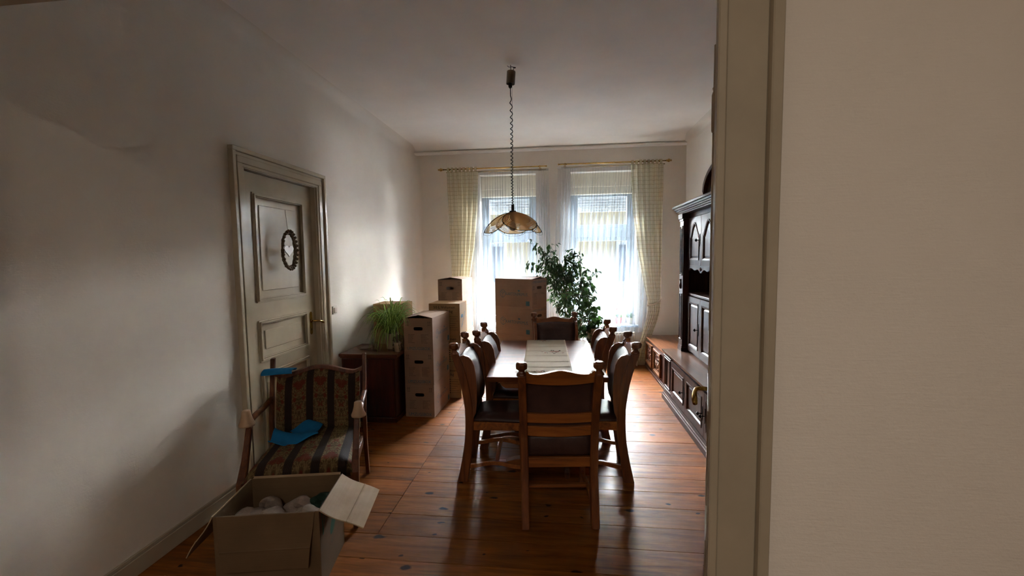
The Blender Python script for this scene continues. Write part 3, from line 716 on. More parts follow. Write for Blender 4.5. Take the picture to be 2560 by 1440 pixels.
# ================================================================ DINING CHAIRS (seat faces +Y)
def postY(z):
    T = [(0, -0.266), (0.12, -0.243), (0.28, -0.218), (0.42, -0.207), (0.55, -0.209), (0.7, -0.228), (0.84, -0.262), (0.965, -0.305), (1.05, -0.338)]
    for (z0, y0), (z1, y1) in zip(T, T[1:]):
        if z <= z1: return y0+(y1-y0)*(z-z0)/(z1-z0)
    return T[-1][1]
def postX(z): return 0.213+0.014*max(0, z-0.4)/0.6
def sm(a, b, t): t = max(0, min(1, t)); t = t*t*(3-2*t); return a+(b-a)*t
def shear(mb, i0=0):
    for i in range(i0, len(mb.v)):
        x, y, z = mb.v[i]; mb.v[i] = (x, y+postY(z), z)
def make_chair(label, group):
    t = thing('dining_chair', label, 'chair', group=group)
    for s in (-1, 1):
        b = MB(); A = []; B = []; zs = [0, 0.06, 0.14, 0.22, 0.3, 0.38, 0.46, 0.55, 0.64, 0.73, 0.82, 0.9, 0.955]
        vs = []
        for z in zs:
            wy = 0.030+0.008*max(0, 1-z/0.25); x = s*postX(z); hx = 0.024
            for (a, c) in ((-hx, -wy), (hx, -wy), (hx, wy), (-hx, wy)): vs.append((x+a, postY(z)+c, z))
        n = len(zs); fs = [(3, 2, 1, 0), tuple(4*n-4+k for k in range(4))]+[(4*i+k, 4*i+(k+1) % 4, 4*i+4+(k+1) % 4, 4*i+4+k) for i in range(n-1) for k in range(4)]
        b.add(vs, fs); b.build('rear_leg', M['chairwood_z'], t, bevel=0.005)
        # turned square finial
        f = MB(); x = s*postX(1.0)
        f.lathe([(0.026, 0.948), (0.034, 0.956), (0.030, 0.966), (0.020, 0.976), (0.018, 0.984), (0.024, 0.990), (0.035, 0.998), (0.036, 1.020), (0.033, 1.030), (0.022, 1.036)], 8, (x, 0, 0), 'z', pi/8)
        f.v = [(x_, y_+postY(0.955)-0.16*(z_-0.955), z_) for x_, y_, z_ in f.v]; f.build('finial', M['chairwood_z'], t, bevel=0.002)
        # carved ear beside the finial
        c = MB(); P = [(0, 0.945), (0.0, 0.985), (0.012, 0.982), (0.02, 0.968), (0.034, 0.964), (0.045, 0.952), (0.05, 0.942)]
        P = [(s*(postX(0.96)-0.024-p[0]) if True else 0, p[1]) for p in P]
        c.prism(P, 'xz', -0.018, 0.018); shear(c); c.build('carved_ear', M['chairwood_x'], t, bevel=0.003)
        # side wing
        wv = [(0.024, 0.47), (0.050, 0.52), (0.066, 0.60), (0.080, 0.70), (0.098, 0.80), (0.108, 0.87), (0.104, 0.91), (0.088, 0.935), (0.06, 0.945), (0.028, 0.94)]
        A = []; B = []
        for (dy, z) in wv: pass
        w_ = MB(); P = [(postY(z)+0.024, z) for z in (0.94, 0.85, 0.75, 0.65, 0.55, 0.47)]
        Q = [(postY(z)+dy, z) for dy, z in wv]
        w_.prism(P+Q, 'yz', s*0.222-0.015, s*0.222+0.015); w_.build('wing', M['chairwood_z'], t, bevel=0.005, segs=2)
        # front leg
        l = MB(); vs = []
        for (z, h) in ((0, 0.019), (0.05, 0.023), (0.08, 0.019), (0.3, 0.023), (0.34, 0.028), (0.43, 0.028)):
            for (a, c_) in ((-h, -h), (h, -h), (h, h), (-h, h)): vs.append((s*0.203+a, 0.180+c_, z))
        l.add(vs, [(3, 2, 1, 0), (20, 21, 22, 23)]+[(4*i+k, 4*i+(k+1) % 4, 4*i+4+(k+1) % 4, 4*i+4+k) for i in range(5) for k in range(4)])
        l.build('front_leg', M['chairwood_z'], t, bevel=0.004)
        # seat rail and arched low stretcher
        r = MB(); r.bx(s*0.211-0.012, s*0.211+0.012, -0.19, 0.17, 0.385, 0.445); r.build('seat_rail', M['chairwood_x'], t, bevel=0.003)
        st = MB(); A = []; B = []
        for k in range(15):
            u = k/14; y = -0.225+0.39*u; z = 0.092+0.028*sin(pi*u)**2; A.append((y, z)); B.append((y, z+0.030))
        st.strip(A, B, 'yz', s*0.205-0.011, s*0.205+0.011); st.build('stretcher', M['chairwood_x'], t, bevel=0.003)
    def rail(zb, zt, arc_b, arc_t, name, y0=-0.016, y1=0.012, peak=None):
        b = MB(); A = []; B = []
        for k in range(25):
            u = k/24*2-1; x = u*(postX((zb+zt)/2)-0.022)
            A.append((x, zb+arc_b*(1-u*u))); B.append((x, zt+arc_t*(1-u*u) if peak is None else zt+peak(u)))
        b.strip(A, B, 'xz', y0, y1); shear(b); return b.build(name, M['chairwood_x'], t, bevel=0.003)
    rail(0.905, 0.955, -0.018, 0, 'crest_rail', peak=lambda u: 0.030*math.exp(-(u/0.46)**2)+0.010*abs(u)**4)
    rail(0.642, 0.702, -0.008, -0.006, 'back_slat'); rail(0.556, 0.618, -0.012, -0.006, 'back_slat')
    b = MB(); b.bx(-0.20, 0.20, -0.222, -0.196, 0.352, 0.415); b.build('seat_rail', M['chairwood_x'], t, bevel=0.003)
    b = MB(); b.bx(-0.185, 0.185, 0.168, 0.192, 0.385, 0.445); b.build('seat_rail', M['chairwood_x'], t, bevel=0.003)
    b = MB(); b.bx(-0.198, 0.198, -0.034, -0.004, 0.118, 0.138); b.build('stretcher', M['chairwood_x'], t, bevel=0.003)
    # padded leather back, hollowed between the wings
    def bf(u, v):
        x = -0.203+0.406*u; z = 0.515+0.405*v
        edge = min(1, min(u, 1-u)*7)*min(1, min(v, 1-v)*6)
        top = 0.014*(1-(2*u-1)**2)*v
        d = 0.020+0.042*sqrt(edge)+0.012*sin(pi*v)+0.03*(2*u-1)**4*v
        return (x, postY(z)+d, z+top)
    g = MB(); g.grid(bf, 20, 20, uv=False); n0 = len(g.v)
    g.grid(lambda u, v: (-0.203+0.406*u, postY(0.515+0.405*v)+0.014-0.006*sin(pi*v)*sin(pi*u), 0.515+0.405*v+0.014*(1-(2*u-1)**2)*v), 20, 20, uv=False)
    # close the rim
    m = 21; rim = [i*m for i in range(m)]+[20*m+j for j in range(1, m)]+[i*m+20 for i in range(19, -1, -1)]+[j for j in range(19, 0, -1)]
    g.f += [(rim[i], rim[(i+1) % len(rim)], n0+rim[(i+1) % len(rim)], n0+rim[i]) for i in range(len(rim))]
    g.build('back_pad', M['leather'], t, smooth=True)
    def sf(u, v):
        y = -0.185+0.40*v; wx = 0.198+0.034*v; x = (2*u-1)*wx
        e = (min(1, min(u, 1-u)*6)*min(1, min(v, 1-v)*6))**0.5
        return (x, y, 0.455+0.040*e+0.004*sin(9*x+4*y)-0.008*sin(pi*u)*sin(pi*v))
    g = MB(); g.grid(sf, 20, 20, uv=False); n0 = len(g.v)
    g.grid(lambda u, v: ((2*u-1)*(0.198+0.034*v), -0.185+0.40*v, 0.445), 20, 20, uv=False)
    g.f += [(rim[i], rim[(i+1) % len(rim)], n0+rim[(i+1) % len(rim)], n0+rim[i]) for i in range(len(rim))]
    g.build('seat_cushion', M['leather'], t, smooth=True)
    # nailed lower flap of leather behind the seat
    g = MB(); g.grid(lambda u, v: (-0.19+0.38*u, postY(0.42+0.13*v)+0.004-0.012*sin(pi*v)+0.003*sin(14*u), 0.417+0.135*v), 14, 6, uv=False)
    so = g.build('leather_flap', M['leather'], t, smooth=True); mdf = so.modifiers.new('thick', 'SOLIDIFY'); mdf.thickness = 0.003
    return t
CH = 'leather dining chairs around the table'
c0 = make_chair('slat-backed oak dining chair at the near end of the table, back turned', CH)
c0.location = (-0.035, 2.815, 0); c0.rotation_euler = (0, 0, radians(6.0))
dup(c0, (-0.468, 3.265, 0), radians(-87.5), 'leather chair on the left long side of the table, the nearer of two')
dup(c0, (-0.405, 3.80, 0), radians(-88), 'leather chair on the left long side of the table, the farther of two')
dup(c0, (0.228, 3.34, 0), radians(89), 'leather chair on the right long side of the table, the nearer of two')
dup(c0, (0.140, 4.01, 0), radians(90), 'leather chair on the right long side of the table, the farther of two')
dup(c0, (-0.020, 4.47, 0), radians(189.0), 'leather chair at the far end of the table with its padded front visible')

# ================================================================ CABINETS (front towards local -Y)
def key_knob(parent, x, z, y):
    p = MB(); P = []
    for k in range(16):
        a = 2*pi*k/16; r_ = 0.010 if k % 2 else 0.017; P.append((x+r_*cos(a)*0.6, z+(0.045 if sin(a) > 0 else -0.045)*abs(sin(a))+r_*sin(a)))
    p.prism(P, 'xz', y-0.004, y); e = p.build('escutcheon', M['iron'], parent)
    k = MB(); k.tube([(x, y-0.004, z), (x, y-0.030, z)], 0.004, 8)
    k.lathe([(0.003, y-0.052), (0.010, y-0.048), (0.017, y-0.040), (0.017, y-0.036), (0.008, y-0.030)], 8, (x, 0, z), 'y'); k.build('key', M['iron'], e)
def arch_outline(x0, x1, z0, z1, K=18):
    w_ = x1-x0; zs = z1-min(0.55*w_, 0.14)
    R = [(x0, z0), (x1, z0), (x1, zs)]
    for k in range(1, K):
        u = k/K; x = x1-w_*u; a = abs(2*u-1)
        h = (0.5+0.5*cos(pi*a))**0.85
        R.append((x, zs+(z1-zs)*min(1, h*1.0)))
    R.append((x0, zs)); return R
def ring(mb, O, I, y0, y1, yi=None):
    n = len(O); yi = y0 if yi is None else yi
    vs = [(p[0], y0, p[1]) for p in O]+[(p[0], yi, p[1]) for p in I]+[(p[0], y1, p[1]) for p in O]+[(p[0], y1, p[1]) for p in I]
    fs = []
    for i in range(n):
        j = (i+1) % n
        fs += [(i, j, n+j, n+i), (2*n+i, 3*n+i, 3*n+j, 2*n+j), (i, 2*n+i, 2*n+j, j), (n+i, n+j, 3*n+j, 3*n+i)]
    mb.add(vs, fs)
def cab_door(parent, x0, x1, z0, z1, keyside=1, arched=False, keyz=None, name='door'):
    g = 0.002; x0 += g; x1 -= g; z0 += g; z1 -= g; fwid = 0.060
    outer = lambda i: arch_outline(x0+i, x1-i, z0+i, z1-i) if arched else [(x0+i, z0+i), (x1-i, z0+i), (x1-i, z1-i), (x0+i, z1-i)]
    b = MB()
    if arched:
        O = arch_outline(x0, x1, z0, z1); O = [(p[0], p[1]) for p in O]
        # rectangular outer edge with the same number of points
        A = outer(fwid); n = len(A); Rr = [(x0, z0), (x1, z0), (x1, A[2][1])]
        for k in range(3, n-1): Rr.append((x1-(x1-x0)*(k-2)/(n-3), z1))
        Rr.append((x0, A[-1][1])); Rr[2] = (x1, z1) if False else Rr[2]
        ring(b, Rr, A, -0.022, 0.0)
        b.bx(x1-0.02, x1, -0.0215, 0, A[2][1], z1); b.bx(x0, x0+0.02, -0.0215, 0, A[2][1], z1)
    else: ring(b, outer(0), outer(fwid), -0.022, 0.0)
    d = b.build(name, M['darkwood_z'], parent)
    b = MB(); ring(b, outer(fwid-0.004), outer(fwid+0.012), -0.028, -0.010, -0.024); ring(b, outer(fwid+0.012), outer(fwid+0.022), -0.020, -0.004, -0.010); b.build('moulding', M['darkwood_x'], d)
    b = MB(); P = outer(fwid); b.prism(P, 'xz', -0.008, -0.001)
    pn = outer(fwid+0.040); b.prism(pn, 'xz', -0.016, -0.007); ring(b, outer(fwid+0.024), outer(fwid+0.040), -0.008, -0.005, -0.016)
    b.build('panel', M['darkwood_z'], d)
    if keyside: key_knob(d, (x1-0.030) if keyside > 0 else (x0+0.030), keyz or (z0+z1)/2, -0.022)
    return d
def steps(mb, x0, x1, ybase, prof, yback):
    """horizontal moulding: list of (out, z0, z1)"""
    for o, z0, z1 in prof: mb.bx(x0-o, x1+o, ybase-o, yback, z0, z1)

RZ = radians(-90)
# low base cabinet along the right wall : world Y = YC - local x
YC = 3.70; FX = 1.195
base = thing('base_cabinet', 'long dark oak base cabinet with panelled doors along the right wall', 'cabinet', (FX, YC, 0), RZ)
L0 = YC-5.06; L1 = YC-2.34
b = MB(); b.bx(L0+0.01, L1-0.01, 0.012, 0.615, 0.12, 0.53); b.build('body', M['darkwood_z'], base)
b = MB(); steps(b, L0, L1, 0.0, [(0.030, 0.0, 0.055), (0.020, 0.055, 0.075), (0.012, 0.075, 0.105), (0.004, 0.105, 0.128)], 0.615); b.build('plinth', M['darkwood_x'], base, bevel=0.006, segs=2)
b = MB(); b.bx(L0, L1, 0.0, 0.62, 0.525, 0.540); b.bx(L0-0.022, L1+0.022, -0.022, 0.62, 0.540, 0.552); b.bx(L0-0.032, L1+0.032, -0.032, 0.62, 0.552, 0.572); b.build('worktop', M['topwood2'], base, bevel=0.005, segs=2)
DX = [YC-4.72, YC-4.19, YC-3.64, YC-3.10, YC-2.56]
for i in range(4): cab_door(base, DX[i], DX[i+1], 0.135, 0.520, 1 if i < 2 else -1)
for (a, c) in ((L0+0.02, DX[0]-0.02), (DX[4]+0.02, L1-0.02)):
    b = MB(); b.bx(a, c, -0.012, 0.012, 0.128, 0.525); frame_ring(b, a+0.03, c-0.03, 0.17, 0.50, 0.014, -0.022, -0.010); b.bx(a-0.006, c+0.006, -0.022, 0.012, 0.128, 0.150); b.bx(a-0.006, c+0.006, -0.022, 0.012, 0.508, 0.525)
    for k in range(3): b.bx(a+0.06+0.03*k, a+0.068+0.03*k, -0.019, -0.011, 0.2, 0.47)
    b.build('pilaster', M['darkwood_z'], base, bevel=0.003)

# tall top unit standing on the base cabinet
hx = 1.42; hut = thing('hutch_cabinet', 'tall dark oak upper cabinet with arched doors and open niche on the base cabinet', 'cabinet', (hx, YC, 0.5725), RZ)
Zb = 0.5725; H0 = YC-5.10; H1 = YC-2.34
z = lambda v: v-Zb
b = MB(); b.bx(H0+0.02, H0+0.045, -0.0, 0.385, 0, z(2.10)); b.bx(H1-0.045, H1-0.02, 0, 0.385, 0, z(2.10)); b.bx(H0+0.045, H1-0.045, 0.365, 0.385, 0, z(2.10))
b.bx(H0+0.045, H1-0.045, 0.0, 0.365, z(2.05), z(2.10)); b.bx(H0+0.045, H1-0.045, 0.0, 0.365, 0, 0.015); b.build('body', M['darkwood_z'], hut, bevel=0.002)
b = MB(); b.bx(H0+0.045, H1-0.045, 0.012, 0.364, z(1.50), z(1.52)); b.build('shelf', M['darkwood_x'], hut)
b = MB(); b.bx(H0+0.045, H1-0.045, -0.012, 0.364, z(1.205), z(1.232)); b.build('shelf', M['darkwood_x'], hut, bevel=0.004)
b = MB(); b.bx(H0+0.046, H1-0.046, 0.33, 0.364, z(1.232), z(1.50)); b.build('niche_back', M['carcassdark'], hut)
DU = [YC-4.945, YC-4.515, YC-4.085, YC-3.365, YC-2.935, YC-2.505]
for i in range(5):
    cab_door(hut, DU[i], DU[i+1], z(1.535), z(2.045), {0: 1, 1: -1, 2: 1, 3: 1, 4: -1}[i] if i != 1 else 0, arched=True, keyz=z(1.795), name='upper_door')
    cab_door(hut, DU[i], DU[i+1], z(0.60), z(1.20), {0: 1, 1: 0, 2: 1, 3: 1, 4: 0}[i], keyz=z(0.88), name='lower_door')
# shaped apron with carved shell below the upper doors
for (a, c) in ((DU[0], DU[2]), (DU[2], DU[3]), (DU[3], DU[5])):
    A = []; B = []
    for k in range(41):
        u = k/40*2-1; x = (a+c)/2+u*(c-a)/2
        zb = z(1.505)-0.045*math.exp(-(u/0.16)**2)-0.022*math.exp(-((abs(u)-0.45)/0.16)**2)-0.03*max(0, abs(u)-0.8)/0.2
        A.append((x, zb)); B.append((x, z(1.536)))
    b = MB(); b.strip(A, B, 'xz', -0.022, -0.002); ap = b.build('apron', M['darkwood_x'], hut, bevel=0.002)
    s_m = MB(); cx = (a+c)/2
    for k in range(7):
        an = radians(-150+20*k+0)+radians(0); an = radians(210+20*k)
        s_m.tube([(cx, -0.024, z(1.518)), (cx+0.028*cos(an), -0.028, z(1.518)+0.034*sin(an))], [0.003, 0.0055], 6)
    s_m.build('carved_shell', M['darkwood_x'], ap, smooth=True)
for (a, c) in ((H0, DU[0]-0.02), (DU[5]+0.02, H1)):
    b = MB(); yf_ = -0.07
    b.bx(a, c, yf_, 0.0, z(0.63), z(2.02)); b.bx(a-0.008, c+0.008, yf_-0.010, 0, 0.0, 0.04); b.bx(a-0.004, c+0.004, yf_-0.005, 0, 0.04, 0.06)
    b.bx(a-0.006, c+0.006, yf_-0.008, 0, z(2.02), z(2.045)); b.bx(a-0.016, c+0.016, yf_-0.02, 0, z(2.045), z(2.10))
    pil = b.build('pilaster', M['darkwood_z'], hut, bevel=0.004, segs=2)
    m = MB()
    for (q0, q1) in ((0.70, 1.22), (1.42, 1.97)):
        frame_ring(m, a+0.022, c-0.022, z(q0), z(q1), 0.010, yf_-0.008, yf_+0.001)
        for k in range(2): m.bx(a+0.045+0.028*k, a+0.054+0.028*k, yf_-0.006, yf_+0.001, z(q0)+0.03, z(q1)-0.03)
    m.build('pilaster_moulding', M['darkwood_x'], pil, bevel=0.002)
    dr = MB(); xx = (a+c)/2
    dr.lathe([(0.018, z(1.38)), (0.014, z(1.365)), (0.006, z(1.355)), (0.010, z(1.34)), (0.017, z(1.315)), (0.018, z(1.30)), (0.012, z(1.28)), (0.003, z(1.268))], 10, (xx, yf_-0.004, 0)); dr.build('carved_drop', M['darkwood_x'], pil, smooth=True)
b = MB(); steps(b, H0, H1, -0.07, [(0.010, z(2.10), z(2.115)), (0.024, z(2.115), z(2.13)), (0.040, z(2.13), z(2.145)), (0.055, z(2.145), z(2.165)), (0.075, z(2.165), z(2.188))], 0.385)
b.build('cornice', M['darkwood_x'], hut, bevel=0.005, segs=2)
A = []; B = []; C_ = []
for k in range(41):
    u = k/40*2-1; x = YC-3.725+u*0.40; zz = z(2.188)+0.22*sqrt(max(0, 1-u*u))**1.1+0.0
    A.append((x, z(2.186))); B.append((x, zz+0.004)); C_.append((x*1.0+0.03*u, zz+0.035))
b = MB(); b.strip(A, B, 'xz', -0.10, 0.10); b.strip(B, C_, 'xz', -0.135, 0.10); b.build('pediment', M['darkwood_x'], hut, bevel=0.003)

# lower carved cabinet in the corner, right wall
LC = 5.815; low = thing('lowboard', 'low oak corner cabinet with two carved square panels, under the right curtain', 'cabinet', (1.262, LC, 0), RZ)
a0, a1 = LC-6.555, LC-5.11
b = MB(); b.bx(a0+0.01, a1, 0.0, 0.545, 0.05, 0.44); b.build('body', M['darkwood_z'], low, bevel=0.003)
b = MB(); b.bx(a0+0.005, a1, -0.012, 0.545, 0.0, 0.03); b.bx(a0+0.008, a1, -0.006, 0.545, 0.03, 0.052); b.build('plinth', M['darkwood_x'], low, bevel=0.003)
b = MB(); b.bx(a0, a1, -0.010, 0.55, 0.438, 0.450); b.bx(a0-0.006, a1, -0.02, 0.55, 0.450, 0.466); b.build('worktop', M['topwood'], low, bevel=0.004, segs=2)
rr = random.Random(3)
for (ya, yb_) in ((6.44, 6.03), (5.92, 5.53)):
    x0, x1 = LC-ya, LC-yb_; z0, z1 = 0.095, 0.405
    b = MB(); frame_ring(b, x0, x1, z0, z1, 0.028, -0.028, 0.001); frame_ring(b, x0+0.028, x1-0.028, z0+0.028, z1-0.028, 0.012, -0.018, 0.001); fr = b.build('carved_door', M['topwood'], low, bevel=0.003)
    c = MB(); cx, cz = (x0+x1)/2, (z0+z1)/2
    for q in range(4):
        for k in range(9):
            an = radians(q*90+10*k); 
            for rr_ in (0.055, 0.10):
                x = cx+rr_*cos(an)*1.15; zz = cz+rr_*sin(an)*0.95; c.lathe([(0.0025, -0.014), (0.007+0.003*sin(k*1.9), -0.010), (0.009, 0.0)], 6, (x, 0, zz), 'y')
    for q in range(8):
        an = radians(q*45); c.tube([(cx+0.015*cos(an), -0.004, cz+0.012*sin(an)), (cx+0.06*cos(an+0.3), -0.012, cz+0.05*sin(an+0.3)), (cx+0.11*cos(an-0.1), -0.006, cz+0.09*sin(an-0.1))], [0.008, 0.007, 0.004], 6)
    c.lathe([(0.006, -0.018), (0.018, -0.012), (0.022, 0.0)], 10, (cx, 0, cz), 'y')
    c.build('carving', M['topwood'], fr, smooth=True)

# ================================================================ SIDEBOARD WITH POTS (left)
sb = thing('sideboard', 'plain reddish-brown cherry sideboard against the left wall beside the moving boxes', 'sideboard', (-1.915, 4.33, 0), radians(0))
b = MB(); b.bx(-0.29, 0.265, -0.235, 0.245, 0.05, 0.655); b.build('body', M['sideboardwood'], sb, bevel=0.003)
b = MB(); b.bx(-0.30, 0.275, -0.25, 0.25, 0, 0.05); b.build('plinth', M['sideboardwood'], sb, bevel=0.004)
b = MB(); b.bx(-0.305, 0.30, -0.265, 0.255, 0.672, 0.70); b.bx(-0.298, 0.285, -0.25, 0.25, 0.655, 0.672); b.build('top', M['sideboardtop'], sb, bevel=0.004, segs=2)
for (x0, x1) in ((-0.285, -0.014), (-0.010, 0.255)):
    b = MB(); b.bx(x0, x1, -0.250, -0.234, 0.06, 0.648); b.build('door', M['sideboardwood'], sb, bevel=0.003)

pl = thing('spider_plant', 'bushy green and white striped spider plant in a cream pot on the sideboard', 'potted plant', (-1.775, 4.36, 0.7005))
b = MB(); b.lathe([(0.052, 0.0), (0.058, 0.004), (0.072, 0.15), (0.074, 0.168), (0.068, 0.168), (0.066, 0.15)], 24, cap=False); b.add([(0.052*cos(2*pi*k/24), 0.052*sin(2*pi*k/24), 0.001) for k in range(24)], [tuple(range(24))]); b.build('pot', M['pot'], pl, smooth=True)
b = MB(); b.lathe([(0.066, 0.145), (0.066, 0.152), (0.02, 0.158)], 20); b.build('soil', M['soil'], pl)
rr = random.Random(11)
def blade_mesh(L, rise, droop, wd):
    g = MB()
    def f(u, v):
        t = v; x = L*(t**0.9)*(1-0.12*t); zz = rise*sin(min(1, t*1.25)*pi*0.55)-droop*t**2.4
        w_ = wd*(sin(pi*min(1, 0.12+t*0.9))**0.6)*(1-t*0.55)+0.0006
        return (x, (u-0.5)*w_, zz+abs(u-0.5)*w_*0.7)
    g.grid(f, 2, 12); return g.mesh('blade', M['spider'], True)
BL = [blade_mesh(*a) for a in ((0.26, 0.32, 0.04, 0.018), (0.36, 0.28, 0.16, 0.018), (0.38, 0.20, 0.26, 0.017), (0.28, 0.12, 0.28, 0.016), (0.26, 0.33, 0.10, 0.018), (0.16, 0.36, 0.0, 0.018), (0.40, 0.26, 0.14, 0.017), (0.15, 0.10, 0.25, 0.015))]
for i in range(230):
    k = rr.choices(range(8), [2, 5, 7, 7, 4, 2, 4, 5])[0]; a = rr.uniform(0, 2*pi); s = rr.uniform(0.75, 1.1)
    if k in (2, 3, 6, 7) and abs((a+pi) % (2*pi)-pi) < 1.0: k = rr.choice([0, 1, 4]); s *= 0.9
    if abs((a-pi+pi) % (2*pi)-pi) < 0.7 or abs((a-pi/2+pi) % (2*pi)-pi) < 0.6: s *= 0.95
    inst('leaf', BL[k], pl, (rr.uniform(-0.03, 0.03), rr.uniform(-0.03, 0.03), 0.16+rr.uniform(0, 0.02)), (0, rr.uniform(-0.12, 0.12), a), (s, s, s))

b = MB(); b.lathe([(0.03, 0.0), (0.058, 0.002), (0.075, 0.014), (0.086, 0.022), (0.083, 0.024), (0.07, 0.016), (0.05, 0.006), (0.0, 0.005)], 28, cap=False)
o = b.build('glass_dish', M['dishglass'], smooth=True); o.location = (-2.045, 4.30, 0.7005); tag(o, 'shallow clear glass dish on the left end of the sideboard', 'dish')
b = MB(); b.lathe([(0.026, 0.0), (0.030, 0.003), (0.033, 0.06), (0.034, 0.085), (0.031, 0.085), (0.030, 0.06), (0.027, 0.006), (0.0, 0.005)], 20, cap=False)
o = b.build('drinking_glass', M['dishglass'], smooth=True); o.location = (-1.915, 4.26, 0.7005); tag(o, 'small clear drinking glass in front of the spider plant pot', 'glass')
vt = thing('trailing_succulent', 'small pale pot with thin dark trailing stems at the right end of the sideboard', 'potted plant', (-1.655, 4.20, 0.7005))
b = MB(); b.lathe([(0.028, 0.0), (0.032, 0.003), (0.038, 0.07), (0.040, 0.10), (0.036, 0.10), (0.034, 0.08), (0.02, 0.078), (0, 0.078)], 18, cap=False); b.build('pot', M['pot'], vt, smooth=True)
rr = random.Random(4)
for i in range(9):
    a = rr.uniform(pi, 2*pi+0.4); R_ = rr.uniform(0.038, 0.06); h = rr.uniform(0.09, 0.17)
    b = MB(); pts = [(0.0, 0, 0.08), (R_*0.4*cos(a), R_*0.4*sin(a), 0.10+h*0.5), (R_*0.85*cos(a), R_*0.85*sin(a), 0.10+h*0.4), (R_*cos(a), R_*sin(a), 0.05), (R_*1.02*cos(a+0.3), R_*1.02*sin(a+0.3), 0.012)]
    q = [Vector(p) for p in pts]; P = []
    for s in range(4):
        for k in range(4): P.append(q[s].lerp(q[s+1], k/4))
    b.tube(P, 0.0022, 5); st = b.build('stem', M['bark'], vt, smooth=True)
    lf = MB()
    for k in range(3, len(P), 2): lf.lathe([(0.0005, -0.006), (0.004, 0), (0.0005, 0.006)], 5, P[k]+Vector((0.003*(-1)**k, 0, 0)))
    lf.build('leaf', M['ficus'], st)

# ================================================================ MOVING BOXES
def print_on(parent, mb, mat, name, origin, right, upv, off=0.0012):
    o = mb.build(name, mat, parent)
    n = Vector(right).cross(Vector(upv)); R = Matrix((Vector(right), Vector(upv), n)).transposed()
    for v in o.data.vertices: v.co = R @ v.co+Vector(origin)+n*off
    o.data.update(); return o
def logo_mb(sc=1.0):
    """hexagonal cube outline, the word and a small crown"""
    m = MB(); c = (-0.158, 0.0); R_ = 0.050; wd = 0.0040
    P = [(c[0]+R_*0.86*cos(radians(90+60*k)), c[1]+R_*sin(radians(90+60*k))) for k in range(6)]
    for k in range(6): seg2(m, P[k], P[(k+1) % 6], wd)
    for k in (1, 3, 5): seg2(m, c, P[k], wd)
    d = ((P[0][0]+P[1][0])/2, (P[0][1]+P[1][1])/2)
    seg2(m, (P[0][0]*0.5+P[1][0]*0.5, P[0][1]*0.5+P[1][1]*0.5), (c[0]*0.5+P[5][0]*0.5, c[1]*0.5+P[5][1]*0.5), wd)
    add_text(m, 'KARTONPRIMUS', 0.052, 0.052, -0.004, 0.86)
    k0 = 0.09; m.add([(k0-0.014, 0.032, 0), (k0+0.014, 0.032, 0), (k0+0.018, 0.05, 0), (k0+0.008, 0.042, 0), (k0, 0.056, 0), (k0-0.008, 0.042, 0), (k0-0.018, 0.05, 0)], [tuple(range(7))])
    m.v = [(v[0]*sc, v[1]*sc, v[2]) for v in m.v]
    return m
def lines_mb(spec):
    m = MB(); r3 = random.Random(2)
    for (x0, y0, wd, n, dy) in spec:
        for k in range(n):
            x = x0; L = wd*r3.uniform(0.55, 1)
            while x < x0+L:
                q = r3.uniform(0.006, 0.016); rect2(m, x, min(x+q, x0+L), y0-k*dy, y0-k*dy+0.0035); x += q+0.003
    return m
def narrow_panel(mb, w_, h, y0, y1, holez, hw, hh, sq=False):
    """panel with a hand hole"""
    K = 28; In = []; Out = []
    for k in range(K):
        a = 2*pi*(k+0.5)/K; ex = 0.35 if not sq else 0.2
        cx = (abs(cos(a))**ex)*(1 if cos(a) > 0 else -1); sz = (abs(sin(a))**0.6)*(1 if sin(a) > 0 else -1)
        In.append((hw*cx, holez+hh*sz))
        # outer point on the rectangle in the same direction
        dx, dz = cos(a), sin(a); tx = (w_/2)/abs(dx) if abs(dx) > 1e-6 else 1e9
        tz = ((h-holez) if dz > 0 else holez)/abs(dz) if abs(dz) > 1e-6 else 1e9
        t_ = min(tx, tz); Out.append((dx*t_, holez+dz*t_))
    # snap the nearest to the corners
    for cxn, czn in ((-w_/2, 0), (w_/2, 0), (w_/2, h), (-w_/2, h)):
        j = min(range(K), key=lambda i: (Out[i][0]-cxn)**2+(Out[i][1]-czn)**2); Out[j] = (cxn, czn)
    ring(mb, Out, In, y0, y1)
